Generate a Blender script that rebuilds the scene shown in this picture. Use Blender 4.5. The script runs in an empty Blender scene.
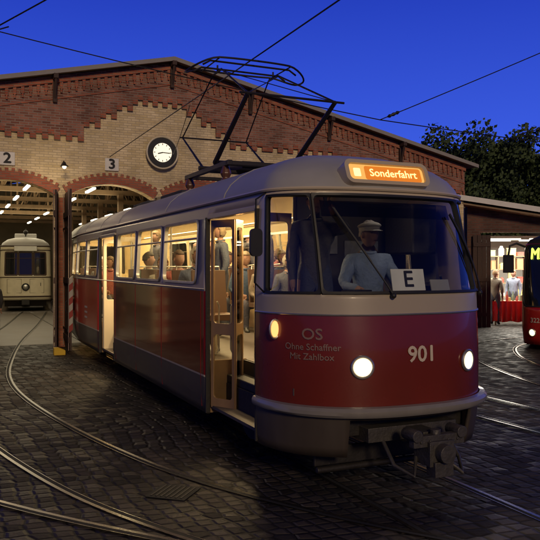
import bpy, bmesh, math, random
from mathutils import Vector, Matrix, noise
from mathutils.geometry import tessellate_polygon
random.seed(7)
scn = bpy.context.scene
COL = scn.collection
TH = math.radians(24.4)

# ---------------------------------------------------------------- materials
def newmat(name):
    m = bpy.data.materials.new(name); m.use_nodes = True
    nt = m.node_tree; nt.nodes.clear()
    o = nt.nodes.new('ShaderNodeOutputMaterial')
    return m, nt, o
def pm(name, col, rough=.5, metal=0, var=.15, scale=5, bump=0, bscale=40, coat=0, emit=None, estr=0, dirt=0):
    m, nt, o = newmat(name); N = nt.nodes; L = nt.links
    b = N.new('ShaderNodeBsdfPrincipled')
    tc = N.new('ShaderNodeTexCoord')
    n1 = N.new('ShaderNodeTexNoise'); n1.inputs['Scale'].default_value = scale; n1.inputs['Detail'].default_value = 6
    L.new(tc.outputs['Object'], n1.inputs['Vector'])
    mx = N.new('ShaderNodeMix'); mx.data_type = 'RGBA'
    mx.inputs[6].default_value = [c*(1-var) for c in col]+[1]
    mx.inputs[7].default_value = [min(1, c*(1+var)) for c in col]+[1]
    L.new(n1.outputs['Fac'], mx.inputs[0])
    csock = mx.outputs[2]
    if dirt:
        sp = N.new('ShaderNodeSeparateXYZ'); L.new(tc.outputs['Object'], sp.inputs[0])
        mr = N.new('ShaderNodeMapRange'); mr.inputs[1].default_value = .3; mr.inputs[2].default_value = 1.2
        mr.inputs[3].default_value = dirt; mr.inputs[4].default_value = dirt*.12
        L.new(sp.outputs['Z'], mr.inputs[0])
        n3 = N.new('ShaderNodeTexNoise'); n3.inputs['Scale'].default_value = 3; n3.inputs['Detail'].default_value = 8
        mpp = N.new('ShaderNodeMapping'); mpp.inputs['Scale'].default_value = (3, 3, .6)
        L.new(tc.outputs['Object'], mpp.inputs[0]); L.new(mpp.outputs[0], n3.inputs['Vector'])
        mu = N.new('ShaderNodeMath'); mu.operation = 'MULTIPLY'
        L.new(mr.outputs[0], mu.inputs[0]); L.new(n3.outputs['Fac'], mu.inputs[1])
        mu2 = N.new('ShaderNodeMath'); mu2.operation = 'MULTIPLY'; mu2.inputs[1].default_value = 1.6; mu2.use_clamp = True
        L.new(mu.outputs[0], mu2.inputs[0])
        m2 = N.new('ShaderNodeMix'); m2.data_type = 'RGBA'; m2.inputs[7].default_value = (.04, .028, .02, 1)
        L.new(mu2.outputs[0], m2.inputs[0]); L.new(csock, m2.inputs[6]); csock = m2.outputs[2]
    L.new(csock, b.inputs['Base Color'])
    mr2 = N.new('ShaderNodeMapRange'); mr2.inputs[3].default_value = max(.02, rough*.8); mr2.inputs[4].default_value = min(1, rough*1.25)
    L.new(n1.outputs['Fac'], mr2.inputs[0]); L.new(mr2.outputs[0], b.inputs['Roughness'])
    b.inputs['Metallic'].default_value = metal
    b.inputs['Coat Weight'].default_value = coat
    b.inputs['Coat Roughness'].default_value = .06
    if bump:
        n2 = N.new('ShaderNodeTexNoise'); n2.inputs['Scale'].default_value = bscale; n2.inputs['Detail'].default_value = 8
        L.new(tc.outputs['Object'], n2.inputs['Vector'])
        bp = N.new('ShaderNodeBump'); bp.inputs['Strength'].default_value = bump; bp.inputs['Distance'].default_value = .02
        L.new(n2.outputs['Fac'], bp.inputs['Height']); L.new(bp.outputs[0], b.inputs['Normal'])
    if emit:
        b.inputs['Emission Color'].default_value = list(emit)+[1]; b.inputs['Emission Strength'].default_value = estr
    L.new(b.outputs[0], o.inputs[0])
    return m
def glassmat(name, tint=(.85, .9, .9), ior=1.5):
    m, nt, o = newmat(name); N = nt.nodes; L = nt.links
    t = N.new('ShaderNodeBsdfTransparent'); t.inputs[0].default_value = list(tint)+[1]
    g = N.new('ShaderNodeBsdfGlossy'); g.inputs['Roughness'].default_value = .02; g.inputs[0].default_value = (1, 1, 1, 1)
    f = N.new('ShaderNodeFresnel'); f.inputs[0].default_value = ior
    mx = N.new('ShaderNodeMixShader'); L.new(f.outputs[0], mx.inputs[0]); L.new(t.outputs[0], mx.inputs[1]); L.new(g.outputs[0], mx.inputs[2])
    L.new(mx.outputs[0], o.inputs[0]); return m
def emat(name, col, s):
    m, nt, o = newmat(name); e = nt.nodes.new('ShaderNodeEmission')
    e.inputs[0].default_value = list(col)+[1]; e.inputs[1].default_value = s
    nt.links.new(e.outputs[0], o.inputs[0]); return m
def brickmat(name, c1, c2, mort, w=.25, h=.078, ms=.011, weather=.5):
    m, nt, o = newmat(name); N = nt.nodes; L = nt.links
    b = N.new('ShaderNodeBsdfPrincipled'); b.inputs['Roughness'].default_value = .9
    tc = N.new('ShaderNodeTexCoord'); sp = N.new('ShaderNodeSeparateXYZ'); L.new(tc.outputs['Object'], sp.inputs[0])
    ad = N.new('ShaderNodeMath'); ad.operation = 'ADD'; L.new(sp.outputs[0], ad.inputs[0]); L.new(sp.outputs[1], ad.inputs[1])
    cb = N.new('ShaderNodeCombineXYZ'); L.new(ad.outputs[0], cb.inputs[0]); L.new(sp.outputs[2], cb.inputs[1])
    br = N.new('ShaderNodeTexBrick'); L.new(cb.outputs[0], br.inputs['Vector'])
    br.inputs['Color1'].default_value = list(c1)+[1]; br.inputs['Color2'].default_value = list(c2)+[1]; br.inputs['Mortar'].default_value = list(mort)+[1]
    br.inputs['Scale'].default_value = 1; br.inputs['Brick Width'].default_value = w; br.inputs['Row Height'].default_value = h
    br.inputs['Mortar Size'].default_value = ms; br.inputs['Mortar Smooth'].default_value = .2
    n = N.new('ShaderNodeTexNoise'); n.inputs['Scale'].default_value = 1.0; n.inputs['Detail'].default_value = 9; n.inputs['Roughness'].default_value = .7; L.new(tc.outputs['Object'], n.inputs['Vector'])
    mr = N.new('ShaderNodeMapRange'); mr.inputs[1].default_value = .3; mr.inputs[2].default_value = .7; mr.inputs[3].default_value = weather; mr.inputs[4].default_value = 1.2
    L.new(n.outputs['Fac'], mr.inputs[0])
    mx = N.new('ShaderNodeMix'); mx.data_type = 'RGBA'; mx.blend_type = 'MULTIPLY'; mx.inputs[0].default_value = 1
    L.new(br.outputs['Color'], mx.inputs[6]); L.new(mr.outputs[0], mx.inputs[7]); L.new(mx.outputs[2], b.inputs['Base Color'])
    bp = N.new('ShaderNodeBump'); bp.inputs['Strength'].default_value = .6; bp.inputs['Distance'].default_value = .01; bp.invert = True
    L.new(br.outputs['Fac'], bp.inputs['Height']); L.new(bp.outputs[0], b.inputs['Normal'])
    L.new(b.outputs[0], o.inputs[0]); return m
def cobblemat(name):
    m, nt, o = newmat(name); N = nt.nodes; L = nt.links
    b = N.new('ShaderNodeBsdfPrincipled')
    tc = N.new('ShaderNodeTexCoord')
    n0 = N.new('ShaderNodeTexNoise'); n0.inputs['Scale'].default_value = .25; n0.inputs['Detail'].default_value = 1
    L.new(tc.outputs['Object'], n0.inputs['Vector'])
    vs = N.new('ShaderNodeVectorMath'); vs.operation = 'SCALE'; vs.inputs[3].default_value = .8; L.new(n0.outputs['Color'], vs.inputs[0])
    va = N.new('ShaderNodeVectorMath'); L.new(tc.outputs['Object'], va.inputs[0]); L.new(vs.outputs[0], va.inputs[1])
    mp = N.new('ShaderNodeMapping'); mp.inputs['Rotation'].default_value = (0, 0, math.radians(-24)); mp.inputs['Scale'].default_value = (6.8, 8.0, 0); L.new(va.outputs[0], mp.inputs[0])
    # shift every second row by half a stone, then jitter the cells
    s0 = N.new('ShaderNodeSeparateXYZ'); L.new(mp.outputs[0], s0.inputs[0])
    fl = N.new('ShaderNodeMath'); fl.operation = 'FLOOR'; L.new(s0.outputs[1], fl.inputs[0])
    hf = N.new('ShaderNodeMath'); hf.operation = 'MULTIPLY'; hf.inputs[1].default_value = .0; L.new(fl.outputs[0], hf.inputs[0])
    sx = N.new('ShaderNodeMath'); sx.operation = 'ADD'; L.new(s0.outputs[0], sx.inputs[0]); L.new(hf.outputs[0], sx.inputs[1])
    cb = N.new('ShaderNodeCombineXYZ'); L.new(sx.outputs[0], cb.inputs[0]); L.new(s0.outputs[1], cb.inputs[1])
    ve = N.new('ShaderNodeTexVoronoi'); ve.voronoi_dimensions = '2D'; ve.feature = 'DISTANCE_TO_EDGE'; ve.inputs['Scale'].default_value = 1; ve.inputs['Randomness'].default_value = .36
    vc = N.new('ShaderNodeTexVoronoi'); vc.voronoi_dimensions = '2D'; vc.feature = 'F1'; vc.inputs['Scale'].default_value = 1; vc.inputs['Randomness'].default_value = .36
    L.new(cb.outputs[0], ve.inputs['Vector']); L.new(cb.outputs[0], vc.inputs['Vector'])
    st = N.new('ShaderNodeMapRange'); st.interpolation_type = 'SMOOTHSTEP'; st.inputs[1].default_value = .02; st.inputs[2].default_value = .22; L.new(ve.outputs['Distance'], st.inputs[0])
    sp = N.new('ShaderNodeSeparateColor'); L.new(vc.outputs['Color'], sp.inputs[0])
    sc_ = N.new('ShaderNodeMix'); sc_.data_type = 'RGBA'; sc_.inputs[6].default_value = (.018, .015, .014, 1); sc_.inputs[7].default_value = (.080, .066, .058, 1); L.new(sp.outputs[0], sc_.inputs[0])
    jm = N.new('ShaderNodeMapRange'); jm.inputs[1].default_value = .02; jm.inputs[2].default_value = .10; L.new(ve.outputs['Distance'], jm.inputs[0])
    mm = N.new('ShaderNodeMix'); mm.data_type = 'RGBA'; mm.inputs[6].default_value = (.005, .0045, .004, 1); L.new(jm.outputs[0], mm.inputs[0]); L.new(sc_.outputs[2], mm.inputs[7])
    n = N.new('ShaderNodeTexNoise'); n.inputs['Scale'].default_value = .7; n.inputs['Detail'].default_value = 9; n.inputs['Roughness'].default_value = .7
    L.new(tc.outputs['Object'], n.inputs['Vector'])
    mr = N.new('ShaderNodeMapRange'); mr.inputs[1].default_value = .32; mr.inputs[2].default_value = .68; mr.inputs[3].default_value = .35; mr.inputs[4].default_value = 1.1
    L.new(n.outputs['Fac'], mr.inputs[0])
    mx = N.new('ShaderNodeMix'); mx.data_type = 'RGBA'; mx.blend_type = 'MULTIPLY'; mx.inputs[0].default_value = 1
    L.new(mm.outputs[2], mx.inputs[6]); L.new(mr.outputs[0], mx.inputs[7]); L.new(mx.outputs[2], b.inputs['Base Color'])
    mrr = N.new('ShaderNodeMapRange'); mrr.inputs[3].default_value = .48; mrr.inputs[4].default_value = .85
    L.new(sp.outputs[1], mrr.inputs[0]); L.new(mrr.outputs[0], b.inputs['Roughness']); b.inputs['Specular IOR Level'].default_value = .26
    nf = N.new('ShaderNodeTexNoise'); nf.inputs['Scale'].default_value = 30; nf.inputs['Detail'].default_value = 6; L.new(tc.outputs['Object'], nf.inputs['Vector'])
    m2 = N.new('ShaderNodeMath'); m2.operation = 'MULTIPLY_ADD'; L.new(nf.outputs['Fac'], m2.inputs[0]); m2.inputs[1].default_value = .4; L.new(st.outputs[0], m2.inputs[2])
    bp = N.new('ShaderNodeBump'); bp.inputs['Strength'].default_value = .85; bp.inputs['Distance'].default_value = .022
    L.new(m2.outputs[0], bp.inputs['Height']); L.new(bp.outputs[0], b.inputs['Normal'])
    L.new(b.outputs[0], o.inputs[0]); return m

M = {}
M['red'] = pm('red_paint', (.175, .020, .009), .26, 0, .18, 2, coat=.5, dirt=.35)
M['redlit'] = pm('lamplit_red_paint', (.60, .035, .016), .3, 0, .1, 2, coat=.5, dirt=.1)  # brighter copy of the side red; depot light on the rear put into the colour
M['maroon'] = pm('maroon_side_paint', (.21, .012, .007), .10, 0, .2, 2, coat=1, dirt=.12)
M['cream'] = pm('cream_paint', (.56, .47, .33), .35, 0, .10, 2, coat=.25, dirt=.3)
M['creamd'] = pm('dull_cream_paint', (.40, .34, .25), .4, 0, .12, 2, coat=.15, dirt=.3)
M['skirt'] = pm('dusty_skirt_paint', (.075, .062, .05), .42, 0, .25, 3, coat=.2, dirt=.6)
M['roofp'] = pm('roof_paint', (.36, .35, .33), .42, 0, .22, 2.5, bump=.06)
M['inner'] = pm('interior_panel', (.60, .46, .25), .5, 0, .10)
M['cabin'] = pm('cab_panel_dark', (.06, .05, .045), .5, 0, .1)
M['floor'] = pm('floor_rubber', (.07, .055, .045), .6)
M['rubber'] = pm('black_rubber', (.015, .015, .015), .5)
M['gloss'] = pm('black_pillar_paint', (.012, .012, .014), .15, coat=.8)
M['dark'] = pm('dark_steel', (.025, .022, .02), .55, .3, .3, 12, bump=.2)
M['alu'] = pm('brushed_aluminium', (.5, .48, .43), .35, .8)
M['steel'] = pm('rail_steel', (.16, .145, .135), .25, .9, .3, 8)
M['groove'] = pm('rail_groove', (.008, .008, .007), .9)
M['panto'] = pm('pantograph_paint', (.03, .025, .025), .5, .4)
M['glass'] = glassmat('clear_glass')
M['wglass'] = glassmat('windscreen_glass', (.78, .82, .86), 1.75)
M['dglass'] = glassmat('door_pane_glass', (.92, .92, .88), 1.22)
M['tan'] = pm('tan_wood_door_frame', (.26, .16, .075), .4, 0, .25, 8, coat=.3)
M['head'] = emat('headlight_glow', (1, .78, .42), 2.6)
M['ind'] = emat('indicator_glow', (1, .46, .14), 1.8)
M['dest'] = emat('destination_glow', (1, .50, .12), 1.0)
M['dtext'] = pm('destination_text', (.9, .7, .3), .6, emit=(1, .82, .35), estr=1.3)
M['lamp'] = emat('warm_tube', (1, .82, .5), 6)
M['lampw'] = emat('cool_tube', (1, .93, .70), 5)
M['letter'] = pm('pale_lettering', (.62, .52, .40), .5)
M['letterd'] = pm('greyish_lettering', (.25, .155, .125), .5)
M['white'] = pm('white_card', (.75, .73, .66), .6)
M['black'] = pm('black_print', (.01, .01, .01), .6)
M['seat'] = pm('seat_leatherette', (.075, .035, .02), .5)
M['brick'] = brickmat('gable_brick', (.20, .075, .048), (.44, .19, .125), (.34, .26, .20), w=.25, h=.075, ms=.012)
M['trim'] = brickmat('trim_brick', (.34, .085, .045), (.46, .15, .08), (.24, .17, .12), w=.25, h=.075, ms=.010, weather=.7)
M['ybrick'] = brickmat('yellow_brick', (.66, .52, .27), (.82, .68, .42), (.56, .45, .29), w=.25, h=.075, ms=.012, weather=.65)
M['wood'] = pm('dark_gate_timber', (.055, .03, .02), .7, 0, .35, 6, bump=.4, bscale=25)
M['woodl'] = pm('roof_board_timber', (.24, .16, .09), .8, 0, .3, 4, bump=.3)
M['tar'] = pm('roofing_felt', (.05, .05, .055), .9, bump=.3)
M['conc'] = pm('concrete_floor', (.075, .062, .05), .5, 0, .5, 1.2, bump=.3)
M['iwall'] = pm('whitewashed_wall', (.48, .43, .32), .9, 0, .25, 1.5, bump=.2)
M['swall'] = pm('white_shed_wall', (.7, .68, .62), .9, 0, .15, 1.5, bump=.2)
M['clock'] = pm('clock_face_white', (.8, .78, .7), .4, emit=(1, .90, .66), estr=.95)
M['cob'] = cobblemat('granite_setts')
M['leaf'] = pm('leaf_green', (.055, .085, .025), .7, 0, .5, .8)
M['bark'] = pm('bark', (.06, .045, .035), .9, bump=.5)
M['ivory'] = pm('ivory_paint', (.66, .58, .40), .35, coat=.3)
M['orange'] = pm('amber_display', (.1, .1, .02), .4, emit=(.75, 1, .1), estr=2.2)
M['dkglass'] = pm('tinted_windscreen', (.01, .012, .015), .06, 0, .1, coat=.5)
M['nred'] = pm('bright_red_paint', (.42, .015, .012), .25, coat=.6)
M['yellow'] = pm('yellow_paint', (.6, .38, .02), .6)
M['brass'] = pm('porcelain_insulator', (.12, .05, .03), .3)

# ---------------------------------------------------------------- helpers
def setp(o, parent):
    if parent: o.parent = parent
def empty(name, loc, rz, label, cat, **kw):
    e = bpy.data.objects.new(name, None); COL.objects.link(e); e.location = loc; e.rotation_euler = (0, 0, rz)
    e.empty_display_size = .3
    e['label'] = label; e['category'] = cat
    for k, v in kw.items(): e[k] = v
    return e
class MB:
    def __init__(s): s.v = []; s.f = []; s.m = []
    def add(s, vs, fs, mi=0):
        n = len(s.v); s.v += [tuple(v) for v in vs]
        for f in fs: s.f.append(tuple(i+n for i in f)); s.m.append(mi)
        return s
    def box(s, c, d, mi=0, R=None):
        vs = []
        for x in (-.5, .5):
            for y in (-.5, .5):
                for z in (-.5, .5):
                    p = Vector((x*d[0], y*d[1], z*d[2]))
                    if R is not None: p = R @ p
                    vs.append(p+Vector(c))
        return s.add(vs, [(0, 1, 3, 2), (4, 6, 7, 5), (0, 4, 5, 1), (2, 3, 7, 6), (0, 2, 6, 4), (1, 5, 7, 3)], mi)
    def tube(s, pts, r, mi=0, n=8, closed=False, cap=True, ry=None):
        pts = [Vector(p) for p in pts]; m = len(pts); rs = r if isinstance(r, (list, tuple)) else [r]*m
        vs = []; up = None
        for i, p in enumerate(pts):
            if closed: t = pts[(i+1) % m]-pts[i-1]
            else: t = pts[min(i+1, m-1)]-pts[max(i-1, 0)]
            t.normalize()
            if up is None:
                up = Vector((0, 0, 1)) if abs(t.z) < .9 else Vector((1, 0, 0))
            a = t.cross(up); 
            if a.length < 1e-4: a = t.orthogonal()
            a.normalize(); bb = a.cross(t).normalized(); up = bb
            for k in range(n):
                w = 2*math.pi*k/n
                vs.append(p+a*(rs[i]*math.cos(w))+bb*((ry or rs[i])*math.sin(w)))
        fs = []
        for i in range(m if closed else m-1):
            j = (i+1) % m
            for k in range(n):
                k2 = (k+1) % n; fs.append((i*n+k, i*n+k2, j*n+k2, j*n+k))
        if cap and not closed:
            fs.append(tuple(range(n-1, -1, -1))); fs.append(tuple((m-1)*n+k for k in range(n)))
        return s.add(vs, fs, mi)
    def sphere(s, c, r, mi=0, nu=12, nv=8):
        if not isinstance(r, (list, tuple)): r = (r, r, r)
        vs = [(c[0], c[1], c[2]+r[2])]; fs = []
        for j in range(1, nv):
            a = math.pi*j/nv
            for i in range(nu):
                b = 2*math.pi*i/nu
                vs.append((c[0]+r[0]*math.sin(a)*math.cos(b), c[1]+r[1]*math.sin(a)*math.sin(b), c[2]+r[2]*math.cos(a)))
        vs.append((c[0], c[1], c[2]-r[2]))
        for i in range(nu): fs.append((0, 1+i, 1+(i+1) % nu))
        for j in range(nv-2):
            for i in range(nu):
                a = 1+j*nu+i; b2 = 1+j*nu+(i+1) % nu; fs.append((a, a+nu, b2+nu, b2))
        l = len(vs)-1
        for i in range(nu): fs.append((l, 1+(nv-2)*nu+(i+1) % nu, 1+(nv-2)*nu+i))
        return s.add(vs, fs, mi)
    def poly(s, loops, y0, y1, mi=0):
        tri = tessellate_polygon([[Vector((p[0], p[1], 0)) for p in lp] for lp in loops])
        fl = [p for lp in loops for p in lp]; n = len(fl)
        vs = [(p[0], y0, p[1]) for p in fl]+[(p[0], y1, p[1]) for p in fl]
        fs = [tuple(t) for t in tri]+[tuple(i+n for i in reversed(t)) for t in tri]
        k = 0
        for lp in loops:
            m = len(lp)
            for i in range(m): a = k+i; b = k+(i+1) % m; fs.append((a, b, b+n, a+n))
            k += m
        return s.add(vs, fs, mi)
    def build(s, name, parent, mats, smooth=False, bevel=0, label=None, cat=None, loc=None, autos=True, kind=None, rot=None):
        me = bpy.data.meshes.new(name); me.from_pydata(s.v, [], s.f); me.update()
        for mt in (mats if isinstance(mats, (list, tuple)) else [mats]): me.materials.append(mt)
        me.polygons.foreach_set('material_index', s.m)
        bm = bmesh.new(); bm.from_mesh(me); bmesh.ops.recalc_face_normals(bm, faces=bm.faces); bm.to_mesh(me); bm.free()
        if smooth:
            me.polygons.foreach_set('use_smooth', [True]*len(me.polygons))
            if autos:
                me.set_sharp_from_angle(angle=math.radians(40))
        o = bpy.data.objects.new(name, me); COL.objects.link(o); setp(o, parent)
        if bevel:
            b = o.modifiers.new('bevel', 'BEVEL'); b.width = bevel; b.segments = 2; b.limit_method = 'ANGLE'
        if loc: o.location = loc
        if rot: o.rotation_euler = rot
        if label: o['label'] = label
        if cat: o['category'] = cat
        if kind: o['kind'] = kind
        return o
def text2d(body, size, align='CENTER', xs=1.):
    c = bpy.data.curves.new('t', 'FONT'); c.body = body; c.size = size; c.align_x = align; c.align_y = 'CENTER'; c.resolution_u = 3
    o = bpy.data.objects.new('t', c); COL.objects.link(o)
    dg = bpy.context.evaluated_depsgraph_get(); dg.update()
    me = bpy.data.meshes.new_from_object(o.evaluated_get(dg))
    vs = [(v.co.x*xs, v.co.y) for v in me.vertices]; fs = [tuple(p.vertices) for p in me.polygons]
    bpy.data.objects.remove(o); bpy.data.curves.remove(c); bpy.data.meshes.remove(me)
    return vs, fs
def flat_text(name, body, size, parent, mat, fn, xs=1., bold=0):
    mb = MB(); vs, fs = text2d(body, size, xs=xs)
    offs = [(0, 0)] if not bold else [(-bold, 0), (bold, 0), (0, bold), (0, -bold)]
    for i, (dx, dy) in enumerate(offs):
        mb.add([fn(x+dx, y+dy, i*.0006) for x, y in vs], fs)
    return mb.build(name, parent, mat)
def interp(tab, x):
    if x <= tab[0][0]: return tab[0][1]
    for (a, b), (c, d) in zip(tab, tab[1:]):
        if x <= c: return b+(d-b)*(x-a)/(c-a)
    return tab[-1][1]
def area(name, parent, loc, size, sy, energy, col, rot=(0, 0, 0)):
    l = bpy.data.lights.new(name, 'AREA'); l.shape = 'RECTANGLE'; l.size = size; l.size_y = sy; l.energy = energy; l.color = col
    o = bpy.data.objects.new(name, l); COL.objects.link(o); setp(o, parent); o.location = loc; o.rotation_euler = rot; return o
def breaks(a, b, step, extra=()):
    n = max(1, int(round((b-a)/step))); L = [a+(b-a)*i/n for i in range(n+1)]
    ex = [e for e in extra if a-1e-6 <= e <= b+1e-6]
    L = [x for x in L if all(abs(x-e) > .02 for e in ex) or x in (a, b)]+ex
    L = sorted(set(round(x, 4) for x in L)); return L

class Shell:
    def __init__(s, W, L, nd, rd, n, kz, lean, c0=.6, taper=None):
        s.W, s.L, s.nd, s.rd, s.kz, s.lean, s.c0 = W, L, nd, rd, kz, lean, c0
        P = []
        e = 2./n
        for i in range(17):
            a = math.pi/2*(1-i/16); P.append((-W*abs(math.cos(a))**e, L+rd*math.sin(a)))
        m = int(L/.25)
        for i in range(1, m): P.append((-W, L*(1-i/m)))
        i0 = len(P)
        for i in range(61):
            a = math.pi*i/60; c = math.cos(a); P.append((-W*math.copysign(abs(c)**e, c), -nd*math.sin(a)))
        for i in range(1, m): P.append((W, L*i/m))
        for i in range(17):
            a = math.pi/2*i/16; P.append((W*abs(math.cos(a))**e, L+rd*math.sin(a)))
        if taper:
            y0, y1, f = taper
            P = [(x*(1-(1-f)*max(0, min(1, (y-y0)/(y1-y0)))), y) for x, y in P]
        cum = [0]
        for p, q in zip(P, P[1:]): cum.append(cum[-1]+math.dist(p, q))
        s.P = P; s.cum = [c-cum[i0] for c in cum]; s.N = cum[i0+60]-cum[i0]
        s.smin, s.smax = s.cum[0], s.cum[-1]
    def out(s, t):
        t = max(s.smin, min(s.smax, t))
        import bisect
        i = max(1, min(len(s.P)-1, bisect.bisect_left(s.cum, t))); a, b = s.cum[i-1], s.cum[i]
        f = (t-a)/(b-a) if b > a else 0
        p, q = s.P[i-1], s.P[i]
        return p[0]+(q[0]-p[0])*f, p[1]+(q[1]-p[1])*f
    def S0(s, t, z):
        x, y = s.out(t); k = interp(s.kz, z)
        if y < 0: y *= 1-interp(s.lean, z)/s.nd
        cy = max(s.c0, min(s.L-.3, y))
        return Vector((k*x, cy+k*(y-cy), z))
    def S(s, t, z, off=0):
        p = s.S0(t, z)
        if off == 0: return p
        tt = max(s.smin+.02, min(s.smax-.02, t))
        d1 = s.S0(tt+.015, z)-s.S0(tt-.015, z); d2 = s.S0(tt, z+.01)-s.S0(tt, z-.01)
        n = d1.cross(d2); n.normalize()
        return p+n*off
    def grid(s, name, parent, sb, zb, ops, mats, mf, solid=.03, off=0, smooth=True):
        mb = MB(); vs = [s.S(t, z, off) for z in zb for t in sb]; n = len(sb); fs = []; ms = []
        for j in range(len(zb)-1):
            for i in range(n-1):
                cs = (sb[i]+sb[i+1])/2; cz = (zb[j]+zb[j+1])/2
                if any(a < cs < b and c < cz < d for a, b, c, d in ops): continue
                fs.append((j*n+i, j*n+i+1, (j+1)*n+i+1, (j+1)*n+i)); ms.append(mf(cs, cz))
        me = bpy.data.meshes.new(name); me.from_pydata([tuple(v) for v in vs], [], fs); me.update()
        for m in mats: me.materials.append(m)
        me.polygons.foreach_set('material_index', ms); me.polygons.foreach_set('use_smooth', [smooth]*len(fs))
        bm = bmesh.new(); bm.from_mesh(me); bmesh.ops.remove_doubles(bm, verts=bm.verts, dist=.0005)
        bmesh.ops.delete(bm, geom=[v for v in bm.verts if not v.link_faces], context='VERTS'); bm.to_mesh(me); bm.free()
        o = bpy.data.objects.new(name, me); COL.objects.link(o); setp(o, parent)
        if solid:
            md = o.modifiers.new('thickness', 'SOLIDIFY'); md.thickness = solid; md.offset = -1; md.material_offset = len(mats)-1; md.material_offset_rim = 0
            md.use_even_offset = False
        return o
    def window(s, parent, s0, s1, z0, z1, r=.08, fw=.03, bar=None, name='window', fmat=None, glass=None):
        sb = breaks(s0, s1, .09); zb = breaks(z0, z1, .12)
        g = s.grid(name, parent, sb, zb, [], [glass or M['glass']], lambda a, b: 0, solid=0, off=-.012)
        def rr(a, b, c, d, rad):
            pts = []
            for (cx, cz, a0) in ((b-rad, c+rad, -90), (b-rad, d-rad, 0), (a+rad, d-rad, 90), (a+rad, c+rad, 180)):
                for k in range(7):
                    w = math.radians(a0+15*k); pts.append((cx+rad*math.cos(w), cz+rad*math.sin(w)))
            res = []
            for i, p in enumerate(pts):
                q = pts[(i+1) % len(pts)]; res.append(p)
                if i % 7 == 6:
                    for k in range(1, 12): res.append((p[0]+(q[0]-p[0])*k/12, p[1]+(q[1]-p[1])*k/12))
            return res
        A = rr(s0-fw*.6, s1+fw*.6, z0-fw*.6, z1+fw*.6, r*.8+.02 if r > .045 else .012); B = rr(s0+fw*.5, s1-fw*.5, z0+fw*.5, z1-fw*.5, r)
        mb = MB(); n = len(A)
        vs = [s.S(a, b, .004) for a, b in A]+[s.S(a, b, .016) for a, b in [(p[0]*.8+q[0]*.2, p[1]*.8+q[1]*.2) for p, q in zip(A, B)]]+[s.S(a, b, .012) for a, b in B]+[s.S(a, b, -.035) for a, b in B]+[s.S(a, b, -.03) for a, b in A]
        fs = []
        for l in range(4):
            for i in range(n): j = (i+1) % n; fs.append((l*n+i, l*n+j, (l+1)*n+j, (l+1)*n+i))
        mb.add(vs, fs)
        if bar:
            sbb = breaks(s0+.01, s1-.01, .1)
            mb.tube([s.S(t, bar, 0) for t in sbb], .014, n=6)
        mb.build('frame', g, fmat or M['rubber'], smooth=True)
        return g

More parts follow.
